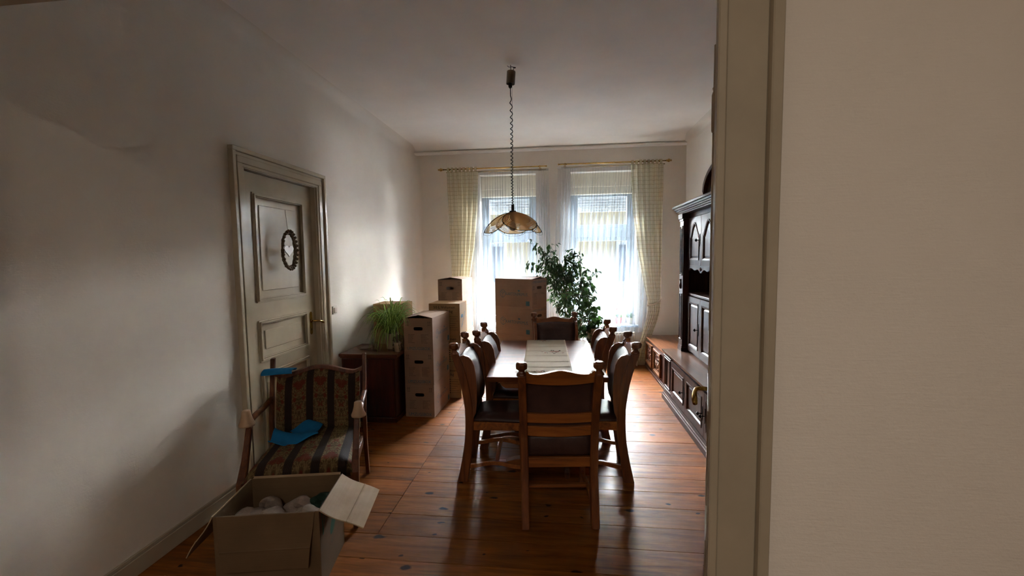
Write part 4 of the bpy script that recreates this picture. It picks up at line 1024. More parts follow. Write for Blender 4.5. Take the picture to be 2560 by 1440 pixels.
def moving_box(label, group, loc, rz, w_=0.31, d=0.575, h=0.345, top='flat', logo=1.0, head='UMZUGSBOX', headz='low', mat='card', ink='ink', kind='moving', tag_sq=True, seed=0):
    t = thing('moving_box', label, 'box', loc, rz, group)
    T = 0.004; hh = h-0.002
    for s in (-1, 1):
        b = MB(); narrow_panel(b, w_-2*T, hh, s*d/2-(T if s > 0 else 0), s*d/2+(0 if s > 0 else T), h*0.68 if headz == 'low' else h*0.70, 0.048, 0.018)
        b.build('end_panel', M[mat], t)
        b = MB(); b.bx(s*w_/2-(T if s > 0 else 0), s*w_/2+(0 if s > 0 else T), -d/2, d/2, 0, hh); b.build('side_panel', M[mat], t)
    b = MB(); b.bx(-w_/2+T, w_/2-T, -d/2+T, d/2-T, 0, 0.004); b.build('bottom', M[mat], t)
    b = MB(); b.bx(-w_/2+0.012, w_/2-0.012, -d/2+0.03, d/2-0.02, 0.005, h*0.86)
    rr_ = random.Random(seed)
    rise = {'flat': 0.0, 'peak': 0.030, 'peak2': 0.024}[top]
    for s in (-1, 1):
        b = MB(); x0 = s*w_/2; x1 = s*0.002 if rise == 0 else s*(-0.004 if s > 0 else 0.004)
        z0 = hh; z1 = hh+rise+(0.004 if s > 0 and rise else 0)
        y0, y1 = -d/2, d/2
        if rise:
            # flap rises to the middle; the far end is pressed down
            V = [(x0, y0, z0), (x1, y0+0.006*s, z1), (x1, y1, z1*0.4+hh*0.6), (x0, y1, z0)]
        else: V = [(x0, y0, z0), (x1, y0, z0), (x1, y1, z0), (x0, y1, z0)]
        V2 = [(p[0], p[1], p[2]+T) for p in V]
        if rise == 0: V2 = [(p[0], p[1], p[2]+0.0018) for p in V]
        b.add(V+V2, [(0, 1, 2, 3), (7, 6, 5, 4), (0, 4, 5, 1), (1, 5, 6, 2), (2, 6, 7, 3), (3, 7, 4, 0)]); b.build('top_flap', M[mat], t)
    # inner short flaps lie a little lower
    for s in (-1, 1):
        b = MB(); b.bx(-w_/2+0.006, w_/2-0.006, min(s*d/2-s*0.006, s*0.13), max(s*d/2-s*0.006, s*0.13), hh-0.055 if rise and s < 0 else hh-0.012, hh-0.050 if rise and s < 0 else hh-0.008); b.build('inner_flap', M['cardin'], t)
    # printing
    if kind == 'moving':
        for s in (-1, 1):
            print_on(t, logo_mb(logo*0.98), M[ink], 'printed_logo', (s*w_/2, 0.0, h*0.47), (0, s, 0), (0, 0, 1))
            m = MB(); rect2(m, 0, 0.055, 0, 0.055); print_on(t, m, M[ink], 'printed_square', (s*w_/2, s*(d/2-0.09), 0.025), (0, s, 0), (0, 0, 1))
        for s in (-1, 1):
            m = MB(); hz = 0.028 if headz == 'low' else h-0.035
            add_text(m, head, 0.044 if len(head) < 10 else 0.036, 0, hz, 0.92)
            print_on(t, m, M[ink], 'printed_word', (0, s*d/2, 0), (-s, 0, 0), (0, 0, 1))
            m = lines_mb([(-0.11, h*0.50, 0.07, 7, 0.014), (0.03, h*0.50, 0.085, 7, 0.014)] if headz == 'low' else [(-0.125, h*0.50, 0.085, 10, 0.014), (0.04, h*0.50, 0.07, 2, 0.014)])
            for sx_ in (-1, 1):     # this-way-up marks
                for q in (0, 1):
                    x = sx_*0.118+q*0.018-0.009; zt = h-0.035 if headz == 'low' else h*0.76
                    seg2(m, (x, zt-0.035), (x, zt), 0.003); seg2(m, (x-0.006, zt-0.008), (x, zt), 0.0025); seg2(m, (x+0.006, zt-0.008), (x, zt), 0.0025)
                seg2(m, (sx_*0.118-0.018, zt-0.040), (sx_*0.118+0.018, zt-0.040), 0.003)
            print_on(t, m, M['inkdark'], 'printed_lines', (0, s*d/2, 0), (-s, 0, 0), (0, 0, 1))
    elif kind == 'volume':
        m = MB(); add_text(m, '50 L Volumen', 0.046, 0, h-0.045, 1.0); add_text(m, 'max. 15 kg', 0.046, 0, h-0.092, 1.0)
        print_on(t, m, M['inkblack'], 'printed_word', (0, -d/2, 0), (1, 0, 0), (0, 0, 1))
        m = lines_mb([(0.065, h-0.155, 0.10, 7, 0.026)])
        for k in range(7): rect2(m, 0.045, 0.057, h-0.158-0.026*k, h-0.146-0.026*k)
        print_on(t, m, M['inkblack'], 'printed_lines', (0, -d/2, 0), (1, 0, 0), (0, 0, 1))
        m = MB(); seg2(m, (-0.09, -0.08), (0.06, 0.07), 0.010); seg2(m, (-0.05, -0.07), (0.1, 0.075), 0.006); seg2(m, (-0.11, -0.1), (-0.05, -0.07), 0.012)
        rect2(m, -0.12, -0.03, 0.01, 0.05)
        print_on(t, m, M['ink'], 'printed_figure', (w_/2, 0, h*0.5), (0, 1, 0), (0, 0, 1))
    return t
G1 = 'moving boxes with a blue print'
def stack(x, y, rz, n, names, jit, **kw):
    for k in range(n):
        jx, jy, jr = jit[k]
        moving_box(names[k], kw.get('group', G1), (x+jx, y+jy, k*(kw.get('h', 0.345)+0.0012)+0.0005), radians(rz+jr), top=kw['tops'][k], **{a: v for a, v in kw.items() if a not in ('tops', 'group')})
stack(-1.448, 4.545, -1.5, 3,
      ['brown moving box on the floor beside the sideboard, lowest in the near stack', 'brown moving box in the middle of the near stack beside the sideboard', 'brown moving box with peaked flaps atop the near stack beside the spider plant'],
      [(0, 0, 0), (0, 0.0, 0.3), (0.008, 0.0, -1.2)], h=0.345, tops=['flat', 'flat', 'peak'], head='UMZUGSBOX')
stack(-1.365, 5.57, -1.0, 4,
      ['brown moving box on the floor, lowest in the tall stack by the left window', 'second brown moving box from the floor in the stack by the left window', 'third brown moving box from the floor in the stack by the left window', 'brown moving box with raised flaps on top of the tall stack before the checked curtain'],
      [(0, 0, 0), (0.004, 0, -0.5), (0, 0.01, 0.4), (-0.005, 0, 0)], h=0.344, tops=['flat', 'flat', 'flat', 'peak2'], head='UMZUGSBOX')
stack(-1.345, 5.065, -1.0, 3,
      ['yellowish cardboard box on the floor behind the near stack, lowest of three', 'yellowish cardboard box in the middle of the stack of three behind the near stack', 'yellowish cardboard box with large black print on top of its stack of three'],
      [(0, 0, 0), (0.004, 0, 0.5), (0, 0, 0)], w_=0.37, d=0.35, h=0.372, tops=['flat', 'flat', 'flat'], mat='card2', kind='volume', group='yellowish boxes printed in black')
stack(-0.497, 5.395, 57.7, 4,
      ['brown moving box on the floor behind the table, lowest of the stack of four', 'second brown moving box from the floor in the stack behind the table', 'third brown moving box from the floor in the stack behind the table', 'brown moving box on top of the stack behind the table beside the fig tree'],
      [(0, 0, 0.8), (-0.012, 0.0, 1.0), (0, 0, 0), (0, 0.0, 0)], h=0.344, tops=['flat', 'flat', 'flat', 'peak2'], head='UMZUGSKARTON', headz='high', logo=1.05)
stack(-2.015, 5.02, 1.0, 3,
      ['plain cardboard box on the floor in the corner behind the sideboard', 'plain cardboard box in the middle of the corner stack behind the sideboard', 'plain cardboard box on top of the corner stack, half hidden by the spider plant'],
      [(0, 0, 0), (0, 0, 0), (0, 0, 0)], w_=0.36, d=0.34, h=0.372, tops=['flat', 'flat', 'flat'], mat='card2', kind='plain', group='plain boxes in the corner')

# open box in the foreground
OB = (-1.472, 2.062); obr = radians(11)
ob = thing('open_box', 'large open cardboard box with its flaps folded out, in front of the armchair', 'box', (OB[0], OB[1], 0.0), obr)
w_, d, h, T = 0.50, 0.365, 0.41, 0.005
for s in (-1, 1):
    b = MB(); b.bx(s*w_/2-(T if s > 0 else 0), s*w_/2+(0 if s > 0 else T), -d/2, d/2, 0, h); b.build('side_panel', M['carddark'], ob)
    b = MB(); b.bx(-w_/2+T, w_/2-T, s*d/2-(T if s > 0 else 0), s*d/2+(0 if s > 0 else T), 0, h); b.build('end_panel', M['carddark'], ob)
b = MB(); b.bx(-w_/2+T, w_/2-T, -d/2+T, d/2-T, 0.001, 0.006); b.build('bottom', M['cardold'], ob)
def flap(parent, p0, p1, out, L, bend=0.0, name='flap', trim=0.0, mat='cardold'):
    p0 = Vector(p0); p1 = Vector(p1); out = Vector(out); n = (p1-p0).cross(out).normalized()
    g = MB(); K = 8
    def f(u, v):
        e = (p1-p0).normalized(); q = p0.lerp(p1, u)+e*((0.5-u)*2*trim*v)
        return q+out*(L*v)+n*(bend*sin(pi*v)+0.004*sin(pi*v*2)-0.0025*math.exp(-((v-0.62)/0.012)**2))
    g.grid(lambda u, v: f(u, v), 6, 60, uv=False); n0 = len(g.v); m = 61
    g.grid(lambda u, v: f(u, v)-n*0.005, 6, 60, uv=False)
    rim = [i*m for i in range(7)]+[6*m+j for j in range(1, m)]+[i*m+60 for i in range(5, -1, -1)]+[j for j in range(59, 0, -1)]
    g.f += [(rim[i], rim[(i+1) % len(rim)], n0+rim[(i+1) % len(rim)], n0+rim[i]) for i in range(len(rim))]
    return g.build(name, M[mat], parent)
flap(ob, (w_/2, -d/2, h), (w_/2, d/2, h), (cos(radians(-27)), 0, sin(radians(-27))), 0.235, 0.006, trim=0.004)
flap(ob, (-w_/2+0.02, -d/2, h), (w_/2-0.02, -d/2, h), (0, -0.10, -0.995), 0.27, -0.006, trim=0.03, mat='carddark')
flap(ob, (w_/2-0.01, d/2, h), (-w_/2+0.01, d/2, h), (0, 0.30, 0.0), 0.05, 0.0)
flap(ob, (-w_/2, d/2, h), (-w_/2, -d/2, h), (-0.55, 0, -0.83), 0.25, 0.0, trim=0.01)
m = MB()
K = 14; P = []
for k in range(K):
    a = 2*pi*k/K; x, y = 0.085*cos(a), 0.030*sin(a)*(1-0.35*cos(a)); P.append((x*cos(0.85)-y*sin(0.85), x*sin(0.85)+y*cos(0.85), 0))
m.add(P, [tuple(range(K))]); print_on(ob, m, M['inkgreen'], 'printed_leaf', (w_/2, 0.02, 0.255), (0, 1, 0), (0, 0, 1))
m = MB(); seg2(m, (-0.15, 0.16), (-0.14, 0.04), 0.012); seg2(m, (-0.14, 0.04), (-0.10, 0.17), 0.010); seg2(m, (-0.03, -0.08), (0.09, 0.06), 0.004)
print_on(ob, m, M['inkgreen'], 'printed_stroke', (w_/2, 0.0, 0.22), (0, 1, 0), (0, 0, 1))
rr = random.Random(8)
def crumple(name, loc, R_, mat, label, seed, squash=0.6, grp=None):
    bm = bmesh.new(); bmesh.ops.create_icosphere(bm, subdivisions=3, radius=R_); r4 = random.Random(seed)
    dirs = [(Vector((r4.gauss(0, 1), r4.gauss(0, 1), r4.gauss(0, 1))).normalized(), r4.uniform(-0.4, 0.3)) for _ in range(26)]
    for v in bm.verts:
        n = v.co.normalized(); k = 1
        for dd, am in dirs: k += am*max(0, n.dot(dd))**14*1.2
        v.co *= max(0.45, k); v.co.z *= squash
    me = bpy.data.meshes.new(name); bm.to_mesh(me); bm.free(); me.materials.append(mat)
    o = bpy.data.objects.new(name, me); col.objects.link(o); o.location = loc; return tag(o, label, 'paper' if mat == M['paper'] else 'cloth', grp)
Rz = Matrix.Rotation(obr, 3, 'Z')
for i, (x, y, zz, R_) in enumerate(((-0.02, -0.05, 0.30, 0.085), (0.13, -0.06, 0.305, 0.075), (-0.16, -0.02, 0.30, 0.085), (0.06, 0.07, 0.29, 0.08), (-0.12, 0.09, 0.29, 0.07))):
    p = Rz @ Vector((x, y, 0)); crumple('crumpled_paper', (OB[0]+p.x, OB[1]+p.y, zz), R_, M['paper'], 'crumpled newspaper ball in the open box before the armchair', 20+i, 0.7, 'crumpled paper in the open box')
p = Rz @ Vector((0.17, 0.06, 0)); crumple('green_cloth', (OB[0]+p.x, OB[1]+p.y, 0.31), 0.07, M['clothdark'], 'dark green cloth bundle in the far right corner of the open box', 40, 0.6)
b = MB(); b.bx(-w_/2+0.02, w_/2-0.02, -d/2+0.02, d/2-0.02, 0.008, 0.235); o = b.build('blanket', M['clothdark'], None, bevel=0.02, segs=2); o.location = (OB[0], OB[1], 0); o.rotation_euler = (0, 0, obr)
tag(o, 'dark folded blanket at the bottom of the open box', 'blanket')

M['sofawood'] = wood('walnut_frame', srgb(66, 34, 15), srgb(98, 52, 22), srgb(118, 66, 30), 'z', 0.45, 0.05, spec=0.25)
# ================================================================ ARMCHAIR (faces local -Y)
AC = (-1.675, 2.665); ar = radians(19)
ac = thing('armchair', 'old armchair with striped floral brocade and dark wooden frame, in front of the panelled door', 'armchair', (AC[0], AC[1], 0), ar)
hw = 0.305
def backy(zz): return 0.25+0.20*(zz-0.40)
def crest(u): return 0.852+0.026*cos(u*pi*1.15)-0.012+0.05*max(0, abs(u)-0.8)**1.2*3
g = MB()
def abf(u, v):
    uu = 2*u-1; zt = crest(uu)-0.02; zz = 0.40+(zt-0.40)*v; e = (min(1, min(u, 1-u)*8)*min(1, min(v, 1-v)*8))**0.5
    return (uu*(hw-0.02), backy(zz)-0.015-0.045*e-0.01*sin(pi*v), zz)
g.grid(abf, 24, 24); n0 = len(g.v)
g.grid(lambda u, v: ((2*u-1)*(hw-0.02), backy(0.40+(crest(2*u-1)-0.42)*v)+0.01, 0.40+(crest(2*u-1)-0.42)*v), 24, 24)
m_ = 25; rim = [i*m_ for i in range(m_)]+[24*m_+j for j in range(1, m_)]+[i*m_+24 for i in range(23, -1, -1)]+[j for j in range(23, 0, -1)]
g.f += [(rim[i], rim[(i+1) % len(rim)], n0+rim[(i+1) % len(rim)], n0+rim[i]) for i in range(len(rim))]
g.build('back_cushion', M['brocade'], ac, smooth=True)
g = MB()
def asf(u, v):
    uu = 2*u-1; y = 0.235-0.60*v; wx = (hw-0.02)+0.02*v; e = (min(1, min(u, 1-u)*9)*min(1, (1-v)*9))**0.5
    return (uu*wx, y-0.02*(1-uu*uu)*v, 0.355+0.075*e+0.015*sin(pi*u)+0.012*v*0)
g.grid(asf, 24, 24); n0 = len(g.v)
g.grid(lambda u, v: ((2*u-1)*((hw-0.02)+0.02*v), 0.235-0.60*v-0.02*(1-(2*u-1)**2)*v, 0.335), 24, 24)
g.f += [(rim[i], rim[(i+1) % len(rim)], n0+rim[(i+1) % len(rim)], n0+rim[i]) for i in range(len(rim))]
g.build('seat_cushion', M['brocade'], ac, smooth=True)
A = []; B = []
for k in range(41):
    u = k/40*2-1; A.append((u*hw, crest(u)-0.025)); B.append((u*hw, crest(u)+0.004+0.0*u))
b = MB(); b.strip(A, B, 'xz', -0.018, 0.018)
b.v = [(x, y+backy(zz), zz) for x, y, zz in b.v]; b.build('crest_rail', M['sofawood'], ac, bevel=0.006, segs=2)
b = MB(); b.bx(-hw, hw, -0.345, -0.32, 0.275, 0.34); b.bx(-hw, hw, 0.235, 0.26, 0.275, 0.34); b.bx(-hw, -hw+0.025, -0.32, 0.235, 0.275, 0.34); b.bx(hw-0.025, hw, -0.32, 0.235, 0.275, 0.34); b.build('seat_frame', M['sofawood'], ac, bevel=0.004)
for s in (-1, 1):
    b = MB(); pts = [(s*(hw+0.012), 0.335, 0.0), (s*(hw+0.012), 0.29, 0.15), (s*(hw+0.012), 0.258, 0.32), (s*(hw+0.012), 0.262, 0.5), (s*(hw+0.012), backy(0.72), 0.72), (s*(hw+0.012), backy(0.93)+0.005, 0.935)]
    vs = []
    for (x, y, zz) in pts:
        for (a, c) in ((-0.013, -0.022), (0.013, -0.022), (0.013, 0.022), (-0.013, 0.022)): vs.append((x+a, y+c, zz))
    n = len(pts); b.add(vs, [(3, 2, 1, 0), tuple(4*n-4+k for k in range(4))]+[(4*i+k, 4*i+(k+1) % 4, 4*i+4+(k+1) % 4, 4*i+4+k) for i in range(n-1) for k in range(4)])
    b.build('rear_leg', M['sofawood'], ac, bevel=0.004)
    b = MB(); vs = []
    for (y, zz, q) in ((-0.365, 0.0, 0.014), (-0.352, 0.10, 0.017), (-0.335, 0.22, 0.022), (-0.315, 0.34, 0.024), (-0.24, 0.45, 0.018), (-0.15, 0.62, 0.016)):
        for (a, c) in ((-q, -q), (q, -q), (q, q), (-q, q)): vs.append((s*(hw+0.012)+a, y+c, zz))
    b.add(vs, [(3, 2, 1, 0), (20, 21, 22, 23)]+[(4*i+k, 4*i+(k+1) % 4, 4*i+4+(k+1) % 4, 4*i+4+k) for i in range(5) for k in range(4)]); b.build('front_leg', M['sofawood'], ac, bevel=0.004)
    b = MB(); pts = [(s*(hw+0.012), backy(0.66), 0.655), (s*(hw+0.016), 0.1, 0.645), (s*(hw+0.02), 0.0, 0.645), (s*(hw+0.022), -0.10, 0.640), (s*(hw+0.022), -0.17, 0.642)]
    P = []
    q = [Vector(p) for p in pts]
    for i in range(4):
        for k in range(4): P.append(q[i].lerp(q[i+1], k/4))
    P.append(q[-1]); b.tube(P, 0.019, 8); arm = b.build('arm_rest', M['sofawood'], ac, smooth=True)
    c = MB(); c.lathe([(0.020, 0.625), (0.045, 0.628), (0.047, 0.640), (0.036, 0.665), (0.028, 0.695), (0.025, 0.722), (0.018, 0.727)], 12, (s*(hw+0.024), -0.155, 0)); c.build('arm_cap', M['cushion'], ac, smooth=True)['label'] = 'pale worn wooden arm end'
# blue cloths
def drape(name, loc, sx_, sy_, rzz, seed, label, amp=0.02, hfun=None):
    r5 = random.Random(seed); ph = [(r5.uniform(8, 30), r5.uniform(8, 30), r5.uniform(0, 6), r5.uniform(0.3, 1)) for _ in range(6)]
    g = MB()
    def f(u, v):
        x = (u-0.5)*sx_; y = (v-0.5)*sy_; r_ = 1+0.12*sin(9*u+seed)*sin(7*v)
        zz = 0.012+amp*0.4
        for a, b_, p_, k in ph: zz += amp*0.22*k*sin(a*x+b_*y+p_)
        zz += (hfun(x, y) if hfun else 0)
        return (x*r_, y*r_, zz)
    g.grid(f, 30, 26, uv=False); o = g.build(name, M['bluecloth'], None, smooth=True)
    md_ = o.modifiers.new('thick', 'SOLIDIFY'); md_.thickness = 0.004; md_.offset = 1
    o.location = loc; o.rotation_euler = (0, 0, rzz); return tag(o, label, 'cloth')
drape('blue_cloth', (-1.80, 2.70, 0.425), 0.30, 0.27, radians(25), 3, 'crumpled blue cloth lying on the armchair seat', 0.075)
drape('blue_cloth', (-2.0, 2.835, 0.857), 0.20, 0.13, radians(19), 9, 'small blue cloth hanging over the top rail of the armchair', 0.012, lambda x, y: -0.9*abs(y)**1.3)

# ================================================================ PENDANT LAMP
LX, LY = -0.418, 3.85
lp = thing('pendant_lamp', 'amber petal-shaped pendant lamp on a coiled black cord above the dining table', 'pendant lamp', (LX, LY, 0))
b = MB(); b.tube([(0.0, 0, ZC), (0.0, 0, 3.255)], 0.003, 6); b.tube([(0.0, 0, 3.295), (0.02, 0, 3.292), (0.03, 0.0, 3.282), (0.022, 0, 3.268), (0.02, 0, 3.255)], 0.003, 6)
b.tube([(0.022, 0, 3.288), (0.044, 0, 3.284)], 0.0055, 8); b.tube([(0, 0, 3.292), (-0.02, 0.005, 3.296), (-0.03, 0.01, ZC)], 0.002, 6); b.build('ceiling_hook', M['iron'], lp)
b = MB(); b.lathe([(0.01, 0.0), (0.036, -0.002), (0.038, -0.006), (0.038, -0.108), (0.035, -0.108), (0.035, -0.012), (0.0, -0.010)], 28, cap=False); o = b.build('canopy', M['canopy'], lp, smooth=True); o.location = (0.004, 0, 3.258); o.rotation_euler = (0, radians(4), 0); autosmooth(o, 35)
b = MB(); b.lathe([(0.016, 3.155), (0.017, 3.15), (0.016, 3.125), (0.012, 3.12), (0.006, 3.113)], 16, (-0.006, 0, 0)); b.build('cord_grip', M['black'], lp, smooth=True)
P = []; z0, z1 = 3.115, 2.115; N_ = 640; ph = 0
for k in range(N_+1):
    t_ = k/N_; zz = z0+(z1-z0)*t_; R_ = 0.0 if t_ < 0.05 else 0.0105*min(1, (t_-0.05)/0.08)*(1-0.25*t_)
    ph += (0.5+1.7*t_)*2*pi*27/N_/1.35; P.append((-0.006+0.008*t_+0.006*sin(5*t_)*(1-t_)+R_*cos(ph), R_*sin(ph), zz))
b = MB(); b.tube(P, 0.0038, 6); b.build('coiled_cord', M['black'], lp, smooth=True)
b = MB(); b.tube([(0.010, 0, 3.15), (0.004, 0, 2.115)], 0.0009, 5); b.build('steel_wire', M['iron'], lp)
b = MB(); b.lathe([(0.009, 2.115), (0.013, 2.112), (0.013, 2.062), (0.03, 2.058), (0.032, 2.048), (0.022, 2.040), (0.022, 1.985), (0.018, 1.975)], 16, (0.002, 0, 0)); b.build('socket', M['black'], lp, smooth=False)
bl = MB(); bl.lathe([(0.013, 1.976), (0.014, 1.965), (0.028, 1.935), (0.030, 1.915), (0.024, 1.893), (0.01, 1.883)], 18, (0.002, 0, 0)); bl.build('bulb', M['plasticw'], lp, smooth=True)
# petals: curved discs with slots, each rimmed by wire
def petal_pt(rho, phi, A_, tilt, k):
    a_ = rho*cos(phi); b_ = rho*sin(phi)            # a_ along the petal (+1 = tip)
    v = (a_+1)/2                                     # 0 at hub .. 1 at tip
    th = v*radians(74)
    rad = 0.012+0.250*sin(th)**1.0*(1.0); zz = -0.235*(1-cos(th))*1.05
    lat = b_*0.165*(0.55+0.45*min(1, v*1.6))
    # bend the sides down around the lamp axis
    ang = lat/max(0.09, rad+0.05)*1.0
    rr_ = rad
    x = rr_*cos(ang); y = rr_*sin(ang)+0.25*lat
    zz += -0.25*abs(lat)**1.3*1.1
    return Vector((x, y, zz))
def petal(az, lift, seed):
    g = MB(); NR, NP = 40, 48
    R = Matrix.Rotation(az, 3, 'Z')
    pts = [[R @ petal_pt(i/NR, 2*pi*j/NP, 1, 0, 0)+Vector((0, 0, lift)) for j in range(NP)] for i in range(NR+1)]
    vs = [p for row in pts for p in row]; fs = []
    for i in range(NR):
        for j in range(NP):
            jj = (j+1) % NP
            a = 2*pi*(j+0.5)/NP; a = (a+pi) % (2*pi)-pi
            slot = i in (24, 27, 30, 33, 36) and 0.28 < abs(a) < 1.95 and not (j % 8 == 0)
            if slot: continue
            fs.append((i*NP+j, (i+1)*NP+j, (i+1)*NP+jj, i*NP+jj) if i else (0, NP+j, NP+jj))
    g.add(vs, fs); o = g.build('petal', M['shade'], lp, smooth=True, loc=(0.002, 0, 2.05))
    w2 = MB(); rimp = [R @ petal_pt(1.0, 2*pi*j/64, 1, 0, 0)+Vector((0, 0, lift)) for j in range(65)]; w2.tube(rimp, 0.0023, 6, cap=False)
    w2.build('wire_rim', M['iron'], o, smooth=True)
    w3 = MB(); Q = [R @ (petal_pt(1.0, t_, 1, 0, 0)+Vector((0.012*sin((t_+1.2)/2.4*pi), 0, -0.020*sin((t_+1.2)/2.4*pi))))+Vector((0, 0, lift)) for t_ in [-1.2+2.4*k/20 for k in range(21)]]
    w3.tube(Q, 0.0016, 5); w3.build('wire_loop', M['iron'], o, smooth=True)
    c = MB()
    for t_ in (-1.2, -0.5, 0.5, 1.2):
        p = R @ petal_pt(1.0, t_, 1, 0, 0)+Vector((0, 0, lift)); c.lathe([(0.002, -0.008), (0.0045, -0.006), (0.0045, 0.006), (0.002, 0.008)], 6, p)
    c.build('clip', M['iron'], o)
    return o
petal(radians(-62), 0.0, 1); petal(radians(168), -0.004, 2); petal(radians(20), -0.006, 3); petal(radians(95), -0.002, 4)

# ================================================================ CURTAINS
def rod(name, x0, x1, zz, label, fin):
    t = thing('curtain_rod', label, 'curtain rod', (0, 0, 0))
    b = MB(); b.tube([(x0, YB-0.165, zz), (x1, YB-0.165, zz)], 0.0095, 12); b.build('front_tube', M['brass'], t, smooth=True)
    b = MB(); b.tube([(x0+0.03, YB-0.11, zz-0.034), (x1-0.0, YB-0.11, zz-0.034)], 0.007, 10); b.build('rear_tube', M['brass'], t, smooth=True)
    for s in fin:
        xe = x0 if s < 0 else x1
        f = MB(); f.lathe([(0.0095, 0), (0.015, s*0.004), (0.015, s*0.010), (0.009, s*0.014), (0.021, s*0.026), (0.025, s*0.038), (0.020, s*0.052), (0.009, s*0.060), (0.014, s*0.068), (0.012, s*0.078), (0.003, s*0.084)], 16, (xe, YB-0.165, zz), 'x'); f.build('finial', M['brass'], t, smooth=True)
    for s in (-1, 1):
        if s not in fin:
            xe = x0 if s < 0 else x1; e = MB(); e.lathe([(0.011, 0), (0.0125, s*0.003), (0.0125, s*0.012), (0.004, s*0.016)], 12, (xe, YB-0.165, zz), 'x'); e.build('end_cap', M['brass'], t, smooth=True)
    for xx in (x0+0.09, x1-0.09):
        c = MB(); c.tube([(xx, YB, zz-0.01), (xx, YB-0.165, zz-0.012)], 0.006, 8); c.lathe([(0.022, YB-0.004), (0.020, YB-0.0005)], 16, (xx, 0, zz-0.01), 'y'); c.lathe([(0.014, -0.008), (0.017, 0), (0.014, 0.008)], 14, (xx, YB-0.165, zz), 'x'); c.build('bracket', M['brass'], t, smooth=False)
rod('r', -1.735, -0.20, 2.968, 'double brass curtain rod above the left window', (-1,))
rod('r', -0.012, 1.495, 2.985, 'double brass curtain rod above the right window', (1,))

def sheer(x0t, x1t, x0b, x1b, zt, zb, label, nf, seed):
    r6 = random.Random(seed); ph = r6.uniform(0, 6); fr_ = [r6.uniform(-0.35, 0.35) for _ in range(nf+2)]
    g = MB()
    def f(u, v):
        zz = zt+(zb-zt)*v
        k = u*nf; i = int(min(nf-1, k)); loc = fr_[i]*(1-(k-i))+fr_[i+1]*(k-i)
        p = 2*pi*(k+loc*0.6)+ph; A_ = 0.014+0.026*min(1, v*3)+0.006*sin(3*u+5*v)
        tw = sin(p)*(0.5+0.5*min(1, v*4)); W0 = x0t+(x0b-x0t)*v; W1_ = x1t+(x1b-x1t)*v
        pitch_ = (W1_-W0)/nf
        x = W0+(W1_-W0)*u+pitch_*0.30*sin(2*p+0.6)*min(1, 0.35+v*2)*0.9
        return (x, YB-0.112+A_*tw, zz)
    g.grid(f, nf*20, 24)
    o = g.build('sheer_curtain', M['sheer'], None, smooth=True); tag(o, label, 'curtain'); return o
s1 = sheer(-1.285, -0.165, -1.315, -0.15, 2.945, 0.515, 'white sheer curtain hanging before the left window', 14, 1)
s2 = sheer(-0.035, 1.36, -0.13, 1.24, 2.962, 0.52, 'white sheer curtain hanging before the right window', 17, 2)
for s_o, (xa, xb, zz) in ((s1, (-1.285, -0.165, 2.93)), (s2, (-0.035, 1.36, 2.948))):
    b = MB(); b.grid(lambda u, v: (xa+(xb-xa)*u, YB-0.11-0.012*cos(2*pi*v)+0.002*sin(160*u), zz+0.016*sin(2*pi*v)), 120, 8); b.build('header_tape', M['sheer'], s_o, smooth=True)
def check_curtain(label, low_x, xin, xout, zt, ztie, zend, tie_x):
    """xin: inner top edge x, xout outer top edge; tied back at ztie to x tie_x, then falls to zend"""
    t = thing('checked_curtain', label, 'curtain', (0, 0, 0)); nf = 6
    def edges(zz):
        v = (zt-zz)/(zt-ztie)
        if v <= 1:
            k = v**1.9; return xin+(tie_x[0]-xin)*k, xout+(tie_x[1]-xout)*v**1.2*1.0
        q = min(1, max(0, (ztie-zz)/0.80)); q = q*q*(3-2*q); return tie_x[0]+(low_x[0]-tie_x[0])*q, tie_x[1]+(low_x[1]-tie_x[1])*q
    def fn(z_top, z_bot):
        def f(u, v):
            zz = z_top+(z_bot-z_top)*v; a, c = edges(zz)
            A_ = 0.024*min(1, abs(c-a)/0.3+0.25); p = 2*pi*(u*nf)
            return (a+(c-a)*u+0.010*sin(p*1.0+1), YB-0.168+A_*sin(p)+0.004*sin(11*zz+7*u)-0.0, zz)
        return f
    g = MB(); g.grid(fn(zt, zend), 84, 90); g.build('cloth', M['check'], t, smooth=True)
    for k in range(8):
        u = (k+0.5)/8; x = xin+(xout-xin)*u
        l = MB(); l.grid(lambda a, v: (x-0.017+0.034*a, YB-0.165+0.0125*cos(2*pi*v*0.98+pi/2)*1.0-0.002, zt+0.030+0.034*sin(2*pi*v*0.98+pi/2)+0.002), 3, 18); l.build('tab', M['check'], t, smooth=True)
    e = [tie_x[0], tie_x[1]]; s = 1 if tie_x[1] > tie_x[0] else -1
    b = MB()
    xa, xb = e[0]-s*0.012, e[1]+s*0.02
    pts = []
    for k in range(25):
        u = k/24; pts.append((xa+(xb-xa)*u, YB-0.168-0.042*sin(pi*u)**0.5, ztie-0.005+0.10*u**2.2))
    pts.append((xb+s*0.01, YB-0.12, ztie+0.10)); pts.append((xb+s*0.012, YB-0.02, ztie+0.105))
    A2 = [Vector(p) for p in pts]; g = MB(); vs = []
    for p in A2: vs += [p+Vector((0, 0, -0.014)), p+Vector((0, -0.002, 0.014))]
    g.add(vs, [(2*i, 2*i+2, 2*i+3, 2*i+1) for i in range(len(A2)-1)], [(0, 0)]*len(vs)); o = g.build('tie_back', M['linen'], t, smooth=True); o.modifiers.new('thick', 'SOLIDIFY').thickness = 0.003
    return t
check_curtain('cream checked curtain tied back at the right window, above the low corner cabinet', (1.12, 1.240), 1.005, 1.455, 2.945, 0.93, 0.10, (1.265, 1.435))
check_curtain('cream checked curtain gathered at the left window, above the tall stack of boxes', (-1.36, -1.60), -1.215, -1.69, 2.93, 0.90, 0.10, (-1.46, -1.62))

